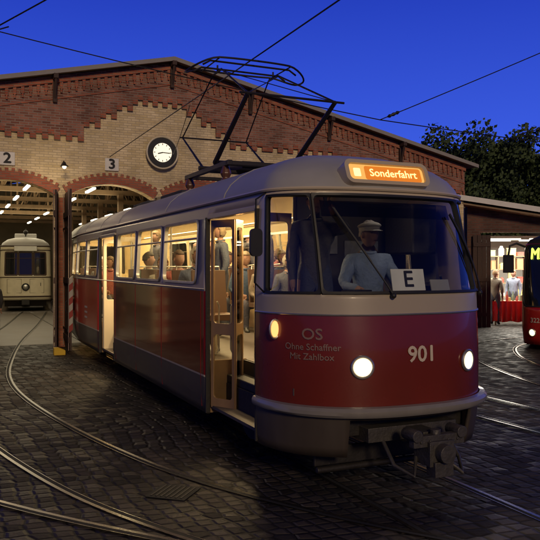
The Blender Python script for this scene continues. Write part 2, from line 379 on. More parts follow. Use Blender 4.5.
# ---------------------------------------------------------------- people
def person(name, base, pos, rz, pose, shirt, trous, hairc, label, skinc=(.27, .15, .105), over=None, scale=1., female=False, cap=None, turn=0.):
    S_, T_, K_, H_ = [pm(name+'_'+n, c, .8, var=.35, scale=12, bump=.5 if n != 'skin' else 0) for n, c in (('shirt', shirt), ('trousers', trous), ('skin', skinc), ('hair', hairc))]
    shoe = M['rubber']
    dz = 0 if pose != 'sit' else -.43
    J = {'pel': (0, 0, .96+dz), 'spi': (0, .0, 1.1+dz), 'che': (0, -.01, 1.27+dz), 'upc': (0, 0, 1.41+dz), 'nec': (0, 0, 1.5+dz), 'hdb': (0, -.015, 1.6+dz)}
    for sg, sd in ((-1, 'L'), (1, 'R')):
        J['sh'+sd] = (sg*.175, 0, 1.425+dz); J['el'+sd] = (sg*.235, .03, 1.15+dz); J['wr'+sd] = (sg*.225, -.07, .92+dz); J['pa'+sd] = (sg*.22, -.1, .84+dz)
        J['hi'+sd] = (sg*.09, 0, .9+dz); J['kn'+sd] = (sg*.1, -.03, .5); J['an'+sd] = (sg*.1, .03, .09); J['to'+sd] = (sg*.12, -.13, .045)
        if pose == 'sit':
            J['kn'+sd] = (sg*.12, -.40, .52); J['an'+sd] = (sg*.12, -.38, .09); J['to'+sd] = (sg*.13, -.52, .045)
            J['wr'+sd] = (sg*.14, -.26, .63); J['pa'+sd] = (sg*.12, -.34, .62)
        if pose == 'walk':
            f = .22*sg; J['kn'+sd] = (sg*.1, -.03-f*.7, .5); J['an'+sd] = (sg*.1, .05-f, .1); J['to'+sd] = (sg*.1, -.11-f, .05); J['wr'+sd] = (sg*.23, -.07+f, .95)
            J['pa'+sd] = (sg*.23, -.11+f*1.1, .88)
    if over: J.update(over)
    R = {'pel': (.165, .13), 'spi': (.15, .125), 'che': (.17, .13), 'upc': (.15, .11), 'nec': (.056, .058), 'hdb': (.05, .055), 'sh': (.082, .082), 'el': (.058, .058), 'wr': (.036, .034),
         'pa': (.04, .022), 'hi': (.10, .105), 'kn': (.068, .07), 'an': (.052, .055), 'to': (.045, .035)}
    keys = list(J); idx = {k: i for i, k in enumerate(keys)}
    E = [('pel', 'spi', 1), ('spi', 'che', 1), ('che', 'upc', 1), ('upc', 'nec', 1), ('nec', 'hdb', 0)]
    for sd in 'LR':
        E += [('upc', 'sh'+sd, 1), ('sh'+sd, 'el'+sd, 1), ('el'+sd, 'wr'+sd, 1), ('wr'+sd, 'pa'+sd, 0), ('pel', 'hi'+sd, 2), ('hi'+sd, 'kn'+sd, 2), ('kn'+sd, 'an'+sd, 2), ('an'+sd, 'to'+sd, 3)]
    vs = [Vector(J[k]) for k in keys]; rad = [R[k[:2]] if k[:2] in ('sh', 'el', 'wr', 'pa', 'hi', 'kn', 'an', 'to') else R[k] for k in keys]
    ed = [(idx[a], idx[b]) for a, b, _ in E]; seg = [(vs[idx[a]], vs[idx[b]], m) for a, b, m in E]
    roots = [0]
    for sg, sd in ((-1, 'L'), (1, 'R')):
        w = Vector(J['wr'+sd]); p = Vector(J['pa'+sd]); d = (p-w).normalized()
        side = d.cross(Vector((1, 0, 0)));  side = side.normalized() if side.length > .1 else Vector((0, 1, 0))
        nrm = d.cross(side)*(-sg)
        for k, (o, l) in enumerate(((-.027, .062), (-.009, .075), (.009, .07), (.026, .055))):
            b0 = len(vs); a = p-d*.01+side*o
            vs += [a, a+d*(l*.5+.02)+nrm*.004, a+d*(l*.8+.02)+nrm*.018, a+d*(l+.01)+nrm*.035]; rad += [(.0095, .0095), (.0088, .0088), (.008, .008), (.006, .006)]
            ed += [(b0, b0+1), (b0+1, b0+2), (b0+2, b0+3)]; seg.append((a, vs[-1], 0)); roots.append(b0)
        b0 = len(vs); a = w+d*.03-side*.018
        vs += [a, a+d*.03-side*.028, a+d*.06-side*.036+nrm*.01]; rad += [(.012, .012), (.01, .01), (.007, .007)]; ed += [(b0, b0+1), (b0+1, b0+2)]; seg.append((a, vs[-1], 0)); roots.append(b0)
    me = bpy.data.meshes.new('sk'); me.from_pydata([tuple(v) for v in vs], ed, []); me.update()
    o = bpy.data.objects.new('sk', me); COL.objects.link(o)
    md = o.modifiers.new('skin', 'SKIN'); md.use_smooth_shade = True
    sv = me.skin_vertices[0].data
    for i, r in enumerate(rad): sv[i].radius = r; sv[i].use_root = i in roots
    ss = o.modifiers.new('sub', 'SUBSURF'); ss.levels = 1; ss.render_levels = 1
    dg = bpy.context.evaluated_depsgraph_get(); dg.update()
    bm_me = bpy.data.meshes.new_from_object(o.evaluated_get(dg))
    mb = MB(); mb.v = [tuple(v.co) for v in bm_me.vertices]; mb.f = [tuple(p.vertices) for p in bm_me.polygons]
    def nearest(c):
        best = 9; r = 0
        for a, b, m in seg:
            ab = b-a; t = max(0, min(1, (c-a).dot(ab)/max(1e-9, ab.length_squared))); dd = (a+ab*t-c).length
            if dd < best: best = dd; r = m
        return r
    mb.m = [nearest(p.center) for p in bm_me.polygons]
    cloth = set(i for f, m in zip(mb.f, mb.m) if m in (1, 2) for i in f); nz = [v.normal.copy() for v in bm_me.vertices]
    sd0 = random.uniform(0, 50)
    for i in cloth:
        v = Vector(mb.v[i]); d = noise.noise(Vector((v.x*9+sd0, v.y*9, v.z*16)))*.012
        mb.v[i] = tuple(v+nz[i]*d)
    bpy.data.objects.remove(o); bpy.data.meshes.remove(me)
    hb = Vector(J['hdb']); hc = hb+Vector((0, -.015, .075)); RT = Matrix.Rotation(turn, 3, 'Z')
    def hp(v):
        q = RT @ Vector(v); return (q.x+hc.x, q.y+hc.y, q.z+hc.z)
    hd = MB(); hd.sphere((0, 0, 0), (.077, .096, .118), 0, 24, 18)
    hv = []
    for v in hd.v:
        x, y, z = v
        if z < 0: x *= 1+z*2.0; y = y*(1+z*.6) if y > 0 else y*(1+z*.3)
        if y < 0:
            y = max(y, -.088)
            nz_ = math.exp(-((z+.012)/.022)**2)*math.exp(-(x/.014)**2); y -= .024*nz_
            ey = math.exp(-((z-.012)/.014)**2)*math.exp(-((abs(x)-.03)/.016)**2); y += .011*ey
            ch = math.exp(-((z+.1)/.02)**2)*math.exp(-(x/.03)**2); y -= .012*ch
            li = math.exp(-((z+.055)/.01)**2)*math.exp(-(x/.025)**2); y -= .006*li
        hv.append(hp((x, y, z)))
    mb.add(hv, hd.f, 0)
    for sg in (-1, 1):
        for c_, r_, mi in (((sg*.078, .008, -.005), (.01, .02, .032), 0), ((sg*.03, -.076, .012), (.010, .008, .005), 4)):
            q = MB(); q.sphere(c_, r_, 0, 8, 6); mb.add([hp(v) for v in q.v], q.f, mi)
    mb.add([hp(v) for v in ((-.022, -.097, -.053), (.022, -.097, -.053), (.02, -.096, -.059), (-.02, -.096, -.059))], [(0, 1, 2, 3)], 5)
    body = mb.build(name, None, [K_, S_, T_, shoe, M['black'], M['seat']], smooth=True, autos=False, label=label, cat='person')
    cl_ = MB(); cl_.tube([(.066*math.cos(a*math.pi/8)+hb.x, .066*math.sin(a*math.pi/8)+hb.y+.005, hb.z-.085+.012*math.sin(a*math.pi/8)) for a in range(16)], .017, 0, 6, closed=True); cl_.build('collar', body, S_, smooth=True)
    hr = MB(); hr.sphere((0, 0, 0), (.087, .108, .128), 0, 24, 18)
    keep = []
    low = -.13 if female else -.03
    for f in hr.f:
        c = sum((Vector(hr.v[i]) for i in f), Vector())/len(f)
        if (c.z > .055 or (c.y > .01 and c.z > low) or (c.y > -.035 and c.z > .02 and abs(c.x) > .05)): keep.append(f)
    fl = 1.18 if female else 1.07
    hv = [hp((v[0]*random.uniform(.97, fl), v[1]*random.uniform(.97, fl), v[2]*random.uniform(.98, 1.07)+.003)) for v in hr.v]
    used = sorted(set(i for f in keep for i in f)); mp = {a: b for b, a in enumerate(used)}
    hr3 = MB(); hr3.add([hv[i] for i in used], [tuple(mp[i] for i in f) for f in keep])
    h = hr3.build('hair', body, H_, smooth=True)
    sm = h.modifiers.new('t', 'SOLIDIFY'); sm.thickness = .012
    if cap:
        c3 = MB(); pr = [(0, .098), (.5, .097), (.85, .088), (1.12, .072), (1.16, .060), (1.02, .048), (1.0, .018)]; nn_ = 24
        vv = [hp((0, 0, .098))]
        for rr_1, z in pr[1:]:
            for k in range(nn_):
                a = 2*math.pi*k/nn_; vv.append(hp((.088*rr_1*math.cos(a), .108*rr_1*math.sin(a), z+.016+.02*(-math.sin(a))*.3)))
        ff = [(0, 1+k, 1+(k+1) % nn_) for k in range(nn_)]
        for j in range(len(pr)-2):
            for k in range(nn_):
                a = 1+j*nn_+k; b = 1+j*nn_+(k+1) % nn_; ff.append((a, a+nn_, b+nn_, b))
        c3.add(vv, ff)
        vs_ = []
        for k in range(9):
            a = math.pi*(1+k/8); vs_.append(hp((.09*math.cos(a), .108*math.sin(a), .046))); vs_.append(hp((.088*math.cos(a), .108*math.sin(a)-.06*math.sin(math.pi*k/8), .030)))
        c3.add(vs_, [(2*k, 2*k+1, 2*k+3, 2*k+2) for k in range(8)])
        co_ = c3.build('cap', body, pm('cap_cloth', cap, .8), smooth=True)
    mat = (base.matrix_basis.copy() if base else Matrix()) @ Matrix.Translation(Vector(pos)) @ Matrix.Rotation(rz, 4, 'Z') @ Matrix.Scale(scale, 4)
    body.matrix_basis = mat
    return body

# ================================================================= GROUND, SKY, CAMERA, LIGHT
gm = MB(); gm.add([(-400, -60, 0), (400, -60, 0), (400, 700, 0), (-400, 700, 0)], [(0, 1, 2, 3)])
g = gm.build('ground', None, M['cob'], label='dark granite sett paving of the tram yard', cat='ground', kind='structure')

w = bpy.data.worlds.new('World'); scn.world = w; w.use_nodes = True
nt = w.node_tree; N = nt.nodes; L = nt.links; N.clear()
wo = N.new('ShaderNodeOutputWorld'); bg = N.new('ShaderNodeBackground')
sky = N.new('ShaderNodeTexSky'); sky.sky_type = 'NISHITA'; sky.sun_disc = False
sky.sun_elevation = math.radians(1.0); sky.sun_rotation = math.radians(160)
tc = N.new('ShaderNodeTexCoord'); sp = N.new('ShaderNodeSeparateXYZ'); L.new(tc.outputs['Generated'], sp.inputs[0])
cr = N.new('ShaderNodeValToRGB'); L.new(sp.outputs['Z'], cr.inputs[0])
cr.color_ramp.elements[0].position = .0; cr.color_ramp.elements[0].color = (.085, .20, .92, 1)
cr.color_ramp.elements[1].position = .66; cr.color_ramp.elements[1].color = (.007, .02, .15, 1)
e = cr.color_ramp.elements.new(.17); e.color = (.044, .112, .82, 1)
e = cr.color_ramp.elements.new(.36); e.color = (.017, .050, .55, 1)
mrg = N.new('ShaderNodeMapRange'); mrg.inputs[1].default_value = -.3; mrg.inputs[2].default_value = .75; mrg.inputs[3].default_value = .30; mrg.inputs[4].default_value = 1
mrg.interpolation_type = 'SMOOTHSTEP'; L.new(sp.outputs['Y'], mrg.inputs[0])
gl = N.new('ShaderNodeVectorMath'); gl.operation = 'SCALE'; L.new(cr.outputs[0], gl.inputs[0]); L.new(mrg.outputs[0], gl.inputs[3])
sc = N.new('ShaderNodeVectorMath'); sc.operation = 'SCALE'; sc.inputs[3].default_value = .003; L.new(sky.outputs[0], sc.inputs[0])
ad = N.new('ShaderNodeVectorMath'); L.new(gl.outputs[0], ad.inputs[0]); L.new(sc.outputs[0], ad.inputs[1])
L.new(ad.outputs[0], bg.inputs[0]); bg.inputs[1].default_value = .90; L.new(bg.outputs[0], wo.inputs[0])

sl = bpy.data.lights.new('sun', 'SUN'); sl.energy = 1.1; sl.angle = math.radians(9); sl.color = (1, .75, .47)
so = bpy.data.objects.new('sun', sl); COL.objects.link(so)
so.rotation_euler = Vector((.20, -.88, .36)).to_track_quat('Z', 'Y').to_euler()

cd = bpy.data.cameras.new('camera'); co = bpy.data.objects.new('camera', cd); COL.objects.link(co)
co.location = (0, 0, 1.93); co.rotation_euler = (math.pi/2, 0, 0); cd.lens = 36*713/540; cd.sensor_width = 36; cd.shift_y = -4/540; cd.clip_end = 2000
scn.camera = co
scn.view_settings.view_transform = 'Standard'; scn.view_settings.look = 'None'; scn.view_settings.exposure = 0

# ================================================================= MAIN TRAM
tram = empty('tram', (.895, 6.82, 0), TH, 'red and cream tram car with lit interior and open door', 'tram')
KZ = [(.3, .975), (.5, .995), (.75, 1), (1.7, 1), (2.60, .958), (2.67, .938), (2.76, .885), (2.85, .79), (2.93, .65), (2.99, .46), (3.025, .24), (3.04, .0)]
LEAN = [(.3, .06), (.7, 0), (1.2, 0), (1.7, .05), (2.1, .17), (2.6, .36), (2.8, .42), (3.1, .5)]
T = Shell(1.1, 12.3, .9, .55, 2.6, KZ, LEAN, taper=(9.6, 11.6, .84))
NN = T.N; mid = NN/2
wl = [(1.75, 3.08), (3.22, 4.48), (4.62, 5.85), (7.5, 8.6), (8.75, 9.95), (10.1, 11.2)]
doors = [(.07, 1.42), (6.03, 7.3)]
wins = []
for a, b in wl: wins.append((-b, -a, 1.74, 2.44))
for a, b in [(.25, 1.5), (1.75, 3.08), (3.22, 4.48), (4.62, 5.85), (6.0, 7.3), (7.5, 8.6), (8.75, 9.95)]: wins.append((NN+a, NN+b, 1.74, 2.44))
P0, P1 = .748, .772
fr = [(.16, P0, 1.705, 2.55), (P1, NN-P1, 1.705, 2.55), (NN-P0, NN-.16, 1.705, 2.55)]
rear = [(T.smin, T.smin+.65, 1.74, 2.44), (T.smax-.65, T.smax, 1.74, 2.44)]
dops = [(-b, -a, .34, 2.45) for a, b in doors]
cut = [(.98, NN-.98, .3, .66)]
ops = wins+fr+rear+dops+cut
ex = sorted(set([round(v, 4) for o in ops for v in o[:2]]+[-.06]))
sb = sorted(set(breaks(T.smin, -.0, .3, ex)+breaks(0, NN, .085, ex)+breaks(NN, T.smax, .3, ex)))
zb = [.34, .42, .55, .66, .70, .735, .755, .9, 1.05, 1.25, 1.40, 1.52, 1.62, 1.66, 1.705, 1.74, 1.9, 2.1, 2.3, 2.44, 2.45, 2.55, 2.60]
def bm_(s, z):
    if 1.71 < z < 2.54 and (P0 < s < P1 or NN-P1 < s < NN-P0): return 3
    front = -.06 < s < NN+.06
    top = 1.52 if front else 1.66
    if .755 < z < top: return 5 if s < -6 else (4 if s < -.06 else 0)  # rear side panels get the red with lamplight painted in
    if .735 < z < .755: return 1
    if z < .735: return 2
    return 6 if (front and z < 1.72) else 1
T.grid('body', tram, sb, zb, ops, [M['red'], M['cream'], M['skirt'], M['gloss'], M['maroon'], M['redlit'], M['creamd'], M['inner']], bm_)
rz_ = [2.60, 2.63, 2.67, 2.71, 2.76, 2.80, 2.85, 2.89, 2.93, 2.96, 2.99, 3.01, 3.025, 3.035, 3.04]
T.grid('roof', tram, breaks(T.smin, 0, .3)+breaks(0, NN, .08)[1:]+breaks(NN, T.smax, .3)[1:], rz_, [], [M['roofp'], M['inner']], lambda s, z: 0, solid=.04)
mb = MB(); full = breaks(T.smin, 0, .3)+breaks(0, NN, .08)[1:]+breaks(NN, T.smax, .3)[1:]
mb.tube([T.S(t, 2.60, .012) for t in full], .016, n=6); mb.build('rain_gutter', tram, M['cream'], smooth=True)
mb = MB(); mb.tube([T.S(t, 1.68, .004) for t in breaks(T.smin, -1.44, .3)], .009, n=6)
mb.tube([T.S(t, 1.525, .004) for t in breaks(-.05, NN+.05, .1)], .009, n=6); mb.build('waist_moulding', tram, M['alu'], smooth=True)
for y in (1.0, 3.15, 5.9, 7.4, 9.0, 10.6):
    mb = MB()
    L_ = [T.S(-y, z, .002) for z in (2.62, 2.67, 2.76, 2.85, 2.93, 2.99, 3.025)]
    R_ = [Vector((-p.x, p.y, p.z)) for p in reversed(L_)]; mb.tube(L_+R_, .006, n=5)
    mb.build('roof_seam', tram, M['roofp'], smooth=True)
for y in (1.58, 3.15, 4.55, 5.93, 7.4):
    mb = MB(); mb.tube([T.S(-y, z, .001) for z in (.40, .8, 1.2, 1.66)], .005, n=5); mb.build('panel_joint', tram, M['maroon'], smooth=True)
for a, b, c, d in wins: T.window(tram, a, b, c, d, bar=2.24, r=.07, fmat=M['alu'])
for a, b, c, d in rear: T.window(tram, a, b, c, d, r=.05)
T.window(tram, *fr[0], r=.04, name='corner_window', glass=M['wglass'], fw=.02); T.window(tram, *fr[2], r=.04, name='corner_window', glass=M['wglass'], fw=.02)
T.window(tram, *fr[1], r=.045, name='windscreen', fw=.022, glass=M['wglass'])
mb = MB(); bs = breaks(-.04, NN+.35, .07)
prof = [(.01, .775), (.055, .768), (.075, .745), (.075, .715), (.055, .695), (.01, .688)]
vs = []
for t in bs:
    q = .6+.4*min(1, max(0, min(t+.04, NN+.35-t))/.5)
    for off, z in prof: vs.append(T.S(t, z, off*q))
n = len(prof); fs = [(i*n+k, i*n+k+1, (i+1)*n+k+1, (i+1)*n+k) for i in range(len(bs)-1) for k in range(n-1)]
fs += [tuple(range(n)), tuple((len(bs)-1)*n+k for k in range(n))]
mb.add(vs, fs); mb.build('bumper', tram, pm('bumper_grey', (.27, .25, .22), .35, .2, .15, 8, coat=.3), smooth=True)
def disc(sh, mb, s0, z0, r, off, mi=0, dome=0):
    rings = 5; vs = [sh.S(s0, z0, off+dome)]; fs = []
    for j in range(1, rings+1):
        for k in range(24):
            a = 2*math.pi*k/24; rr = r*j/rings
            vs.append(sh.S(s0+rr*math.cos(a), z0+rr*math.sin(a), off+dome*(1-(j/rings)**2)))
    for k in range(24): fs.append((0, 1+k, 1+(k+1) % 24))
    for j in range(rings-1):
        for k in range(24):
            a = 1+j*24+k; b = 1+j*24+(k+1) % 24; fs.append((a, a+24, b+24, b))
    mb.add(vs, fs, mi)
def ringo(sh, mb, s0, z0, r, off, tr, mi=0):
    mb.tube([sh.S(s0+r*math.cos(a*math.pi/12), z0+r*math.sin(a*math.pi/12), off) for a in range(24)], tr, mi, 8, closed=True)
for sx in (-.535, .565):
    s0 = mid+sx
    mb = MB(); disc(T, mb, s0, 1.10, .080, .018, dome=.02)
    h = mb.build('headlight', tram, M['head'], smooth=True)
    mb = MB(); ringo(T, mb, s0, 1.10, .086, .012, .014); mb.build('headlight_rim', h, M['alu'], smooth=True)
    p = T.S(s0, 1.10, .10)
    l = bpy.data.lights.new('headlight_beam', 'SPOT'); l.energy = 22; l.spot_size = 1.5; l.spot_blend = 1; l.color = (1, .80, .5); l.shadow_soft_size = .06
    o = bpy.data.objects.new('headlight_beam', l); COL.objects.link(o); o.parent = tram; o.location = p
    o.rotation_euler = Vector((0, .9, .45)).to_track_quat('Z', 'Y').to_euler()
for s0, z0 in ((.30, 1.39), (NN-.30, 1.39)):
    mb = MB(); mb.sphere((0, 0, 0), (.035, .03, .07), 0, 14, 10)
    p = T.S(s0, z0, .02); mb.v = [tuple(Vector(v)+p) for v in mb.v]
    i_ = mb.build('indicator_lamp', tram, M['ind'], smooth=True)
    mb = MB(); mb.tube([p+Vector((.045*math.cos(a*math.pi/10), -.0, .08*math.sin(a*math.pi/10))) for a in range(20)], .010, closed=True, n=6); mb.build('lamp_rim', i_, M['alu'], smooth=True)
def decal(name, txt, size, s0, z0, mat, xs=1., bold=0, sh=T, par=tram, off=.006):
    return flat_text(name, txt, size, par, mat, lambda x, y, d: sh.S(s0+x, z0+y, off+d), xs, bold)
decal('fleet_number', '901', .185, mid+.015, 1.185, M['letter'], 1.05, .004)
decal('lettering', 'OS', .13, .665, 1.36, M['letterd'], 1.15, .002)
decal('lettering', 'Ohne Schaffner', .076, .655, 1.255, M['letterd'], 1.05, .001)
decal('lettering', 'Mit Zahlbox', .076, .65, 1.175, M['letterd'], 1.05, .001)
mb = MB()
for z in (.90, 1.0, 1.10): mb.add([T.S(-8.75, z, .006), T.S(-8.45, z, .006), T.S(-8.45, z+.04, .006), T.S(-8.75, z+.04, .006)], [(0, 1, 2, 3)])
mb.build('side_marking', tram, M['letter'])
Ry = Matrix.Rotation(math.radians(-22), 3, 'X')
dc = Vector((-.03, -.435, 2.755))
mb = MB()
def rrect(w, h, r, n=6):
    pts = []
    for cx, cz, a0 in ((w/2-r, -h/2+r, -90), (w/2-r, h/2-r, 0), (-w/2+r, h/2-r, 90), (-w/2+r, -h/2+r, 180)):
        for k in range(n+1):
            a = math.radians(a0+90*k/n); pts.append((cx+r*math.cos(a), cz+r*math.sin(a)))
    return pts
mb.poly([rrect(.88, .235, .07), list(reversed(rrect(.80, .165, .04)))], -.03, .35)
mb.poly([rrect(.80, .165, .04)], .02, .05)
mb.v = [tuple(Ry @ Vector(v)+dc) for v in mb.v]
ds = mb.build('destination_sign', tram, M['cream'], smooth=True)
mb = MB(); mb.poly([rrect(.795, .16, .04)], -.004, .012); mb.v = [tuple(Ry @ Vector(v)+dc) for v in mb.v]
mb.build('illuminated_panel', ds, M['dest'])
mb = MB(); mb.poly([rrect(.60, .135, .02)], -.0062, -.0045); mb.v = [tuple(Ry @ (Vector(v)+Vector((.07, 0, 0)))+dc) for v in mb.v]; mb.build('roller_blind', ds, pm('blind_orange', (.4, .1, .01), .6, emit=(.85, .24, .02), estr=.75))
flat_text('sign_text', 'Sonderfahrt', .105, ds, M['dtext'], lambda x, y, d: Ry @ Vector((x+.07, -.008-d, y))+dc, 1.0, .001)
mb = MB(); mb.poly([rrect(.07, .08, .01)], -.009, -.006); mb.v = [tuple(Ry @ (Vector(v)+Vector((-.31, 0, 0)))+dc) for v in mb.v]; mb.build('sign_emblem', ds, M['dtext'])
Re = Matrix.Rotation(math.radians(-12), 3, 'X'); ec = Vector((.0, -.72, 1.81))
mb = MB(); mb.box((0, 0, 0), (.34, .012, .19)); mb.v = [tuple(Re @ Vector(v)+ec) for v in mb.v]; pl = mb.build('placard', tram, pm('placard_card', (.8, .8, .78), .6), bevel=.003)
flat_text('placard_letter', 'E', .2, pl, M['black'], lambda x, y, d: Re @ Vector((x, -.008-d, y))+ec, 1.1, .003)
for (a, za, b, zb2) in ((mid-.25, 1.68, .95, 2.42), (NN-.62, 1.68, NN-1.0, 2.40)):
    mb = MB(); pts = [T.S(a+(b-a)*k/8, za+(zb2-za)*k/8, .035) for k in range(9)]
    mb.tube(pts, .008, n=6); mb.tube([T.S(a+(b-a)*k/8+.015, za+(zb2-za)*k/8, .018) for k in range(3, 9)], .009, n=6); mb.sphere(T.S(a, za, .03), .025)
    mb.build('wiper', tram, M['rubber'], smooth=True)
mp_ = T.S(.22, 2.12, .16)
mb = MB(); mb.tube([T.S(.12, 2.58, 0), T.S(.18, 2.50, .14), mp_+Vector((0, 0, .10))], .008, n=6); mb.tube([T.S(.12, 1.7, 0), T.S(.18, 1.78, .14), mp_-Vector((0, 0, .10))], .008, n=6)
n0 = len(mb.v); mb.poly([rrect(.11, .24, .04)], -.015, .02)
mb.v = [v if i < n0 else tuple(Vector(v)+mp_) for i, v in enumerate(mb.v)]
mb.build('mirror', tram, M['rubber'], smooth=True)
# interior
mb = MB(); mb.poly([[(-.62, .84), (.9, .84), (.9, .9), (-.62, .9)]], -.45, 12.4)
mb.box((.97, 4.6, .87), (.14, 9.6, .06))
for a, b in ((1.45, 6.0), (7.33, 10.4)): mb.box((-.83, (a+b)/2, .87), (.42, b-a, .06))
mb.box((-.80, -.22, .87), (.36, .5, .06))
mb.build('floor', tram, M['floor'])
for a, b in doors:
    mb = MB()
    for k, z in enumerate((.42, .66)):
        mb.box((-1.03+.2*k+.1, (a+b)/2, z), (.22+.02*k, b-a+.02, .03), 0); mb.box((-.94+.2*k+.09, (a+b)/2, z+.12), (.02, b-a, .24), 1)
    for y in (a-.02, b+.02): mb.box((-.83, y, .63), (.42, .025, .56), 2)
    mb.build('entrance_steps', tram, [M['floor'], M['dark'], M['tan']])
mb = MB(); mb.box((.36, .80, 1.92), (1.36, .03, 2.02), 0); mb.box((.36, .825, 1.92), (1.36, .012, 2.02), 1); mb.tube([(-.34, .80, .9), (-.34, .80, 2.92)], .02); mb.build('cab_partition', tram, [M['cabin'], M['inner']])
mb = MB()
pts = [T.S0(t, 1.6) for t in breaks(.35, NN-.35, .12)]; inn = [Vector((p.x*.97, p.y+.04, 0)) for p in pts]
loop = [(p.x, p.y) for p in inn]+[(.85, -.12), (-.7, -.22)]
tri = tessellate_polygon([[Vector((x, y, 0)) for x, y in loop]])
nL = len(loop); mb.add([(x, y, 1.62) for x, y in loop]+[(x, y, 1.05) for x, y in loop], [tuple(t) for t in tri]+[(i, (i+1) % nL, (i+1) % nL+nL, i+nL) for i in range(nL)])
mb.box((.35, -.38, 1.68), (.5, .18, .14)); mb.box((-.35, -.45, 1.67), (.22, .16, .10), 0, Matrix.Rotation(.3, 3, 'Z')); mb.tube([(.62, -.35, 1.62), (.62, -.38, 1.80), (.58, -.42, 1.84)], .012); mb.build('dashboard', tram, M['dark'])
for x, y in ((.22, -.475), (.30, -.475), (.5, -.475)):
    mb = MB(); mb.sphere((x, y, 1.72), .009, 0, 8, 6); mb.build('dashboard_lamp', tram, M['ind'])
mb = MB(); mb.box((.42, -.62, 1.74), (.20, .01, .14), 0, Matrix.Rotation(-.3, 3, 'X')); mb.build('route_card', tram, pm('grey_card', (.30, .30, .30), .7))
mb = MB(); mb.box((.75, .3, 2.3), (.3, .5, .5)); mb.build('cab_cabinet', tram, M['dark'], bevel=.02)
mb = MB(); mb.box((.45, .775, 2.05), (.42, .02, .30)); mb.box((.05, .775, 2.2), (.2, .02, .28)); mb.build('notice_board', tram, pm('notice_paper', (.25, .24, .22), .8, var=.5, scale=18))
mb = MB(); sbs = breaks(.85, NN-.85, .1); vs = [T.S(t, z, -.06) for z in (2.38, 2.52) for t in sbs]; n = len(sbs)
mb.add(vs, [(i, i+1, n+i+1, n+i) for i in range(n-1)]); mb.build('sun_blind', tram, glassmat('tinted_blind', (.25, .22, .2)), smooth=True)
def seatm(x, y, rot=0, name='seat'):
    mb = MB(); mb.box((0, 0, .44), (.42, .42, .07), 0); mb.box((0, .21, .72), (.42, .05, .52), 0, Matrix.Rotation(math.radians(-8), 3, 'X')); mb.tube([(0, 0, 0), (0, 0, .42)], .03, 1); mb.tube([(-.16, .24, .9), (-.14, .26, 1.02), (.14, .26, 1.02), (.16, .24, .9)], .012, 1, 6)
    o = mb.build(name, tram, [M['seat'], M['alu']], bevel=.02); o.location = (x, y, .9); o.rotation_euler = (0, 0, rot); return o
for y in [2.0, 2.8, 3.6, 4.4, 5.2, 8.1, 8.9, 9.7]: seatm(-.78, y)
for y in (1.6, 2.4, 3.2, 4.0, 4.8, 5.6, 6.4, 7.2, 8.0, 8.8): seatm(.78, y)
seatm(.38, .33, name='driver_seat')
mb = MB()
for y in (1.5, 3.2, 4.8, 5.95, 7.4): mb.tube([(-.48, y, .9), (-.48, y, 2.8)], .017)
mb.tube([(-.45, 1.5, 2.55), (-.45, 10, 2.55)], .015); mb.tube([(.45, 1.0, 2.55), (.45, 10, 2.55)], .015)
mb.build('handrail', tram, M['alu'], smooth=True)
for y in (2.2, 4.4, 6.6, 8.8, 11.0):
    mb = MB(); mb.box((0, y, 2.955), (.16, 1.3, .05)); mb.build('ceiling_lamp', tram, M['lamp'], bevel=.02)
for y in (2.4, 5.4, 8.4, 11.0): area('saloon_light', tram, (0, y, 2.88), .35, 2.2, 110, (1, .73, .36))
area('step_light', tram, (-.72, 1.1, 2.42), .25, .45, 16, (1, .74, .38))
area('step_light', tram, (-.75, 6.5, 2.42), .25, .7, 32, (1, .74, .38))
area('cab_light', tram, (.35, -.05, 2.72), .2, .2, 1.9, (1, .85, .7))
def leaf(par, p, ang, w, name='door', lower=True, m=None, fw=.1):
    mb = MB(); z0, z1 = .42, 2.42
    holes = [list(reversed([(x+w/2, z+1.83) for x, z in rrect(w-fw, 1.02, .04)]))]
    if lower: holes.append(list(reversed([(x+w/2, z+.86) for x, z in rrect(w-fw, .68, .04)])))
    mb.poly([[(0, z0), (w, z0), (w, z1), (0, z1)]]+holes, -.012, .012)
    o = mb.build(name, par, m or M['cream'], bevel=.004); o.location = p; o.rotation_euler = (0, 0, ang)
    mb = MB(); mb.box((w/2, 0, 1.83), (w-fw+.01, .006, 1.02)); mb.build('door_glass', o, M['dglass'])
    if lower: mb = MB(); mb.box((w/2, 0, .86), (w-fw+.01, .006, .68)); mb.build('door_glass', o, M['dglass'])
    mb = MB(); mb.tube([(.05, .03, 1.0), (.05, .06, 1.05), (.05, .06, 1.5), (.05, .03, 1.55)], .01, n=6); mb.build('handle', o, M['alu'])
    return o
a, b = doors[0]
leaf(tram, (-1.04, b-.03, 0), math.radians(-62), .33, m=M['tan'], fw=.07); leaf(tram, (-.885, b-.32, 0), math.radians(52), .28, m=M['tan'], fw=.06)
leaf(tram, (-1.04, a+.03, 0), math.radians(4), .33, m=M['tan'], fw=.06)
a, b = doors[1]
leaf(tram, (-1.04, b-.05, 0), math.radians(-12), .34); leaf(tram, (-1.04, b-.14, 0), math.radians(-6), .30, lower=False)
leaf(tram, (-1.04, a+.03, 0), math.radians(8), .33)
for a, b in doors:
    for y in (a, b):
        mb = MB(); mb.box((-1.075, y, 1.4), (.05, .03, 2.1)); mb.build('door_post', tram, M['dark'], bevel=.005)
    mb = MB(); mb.box((-1.05, (a+b)/2, 2.455), (.07, b-a, .05)); mb.build('door_frame', tram, M['cream'], bevel=.005)
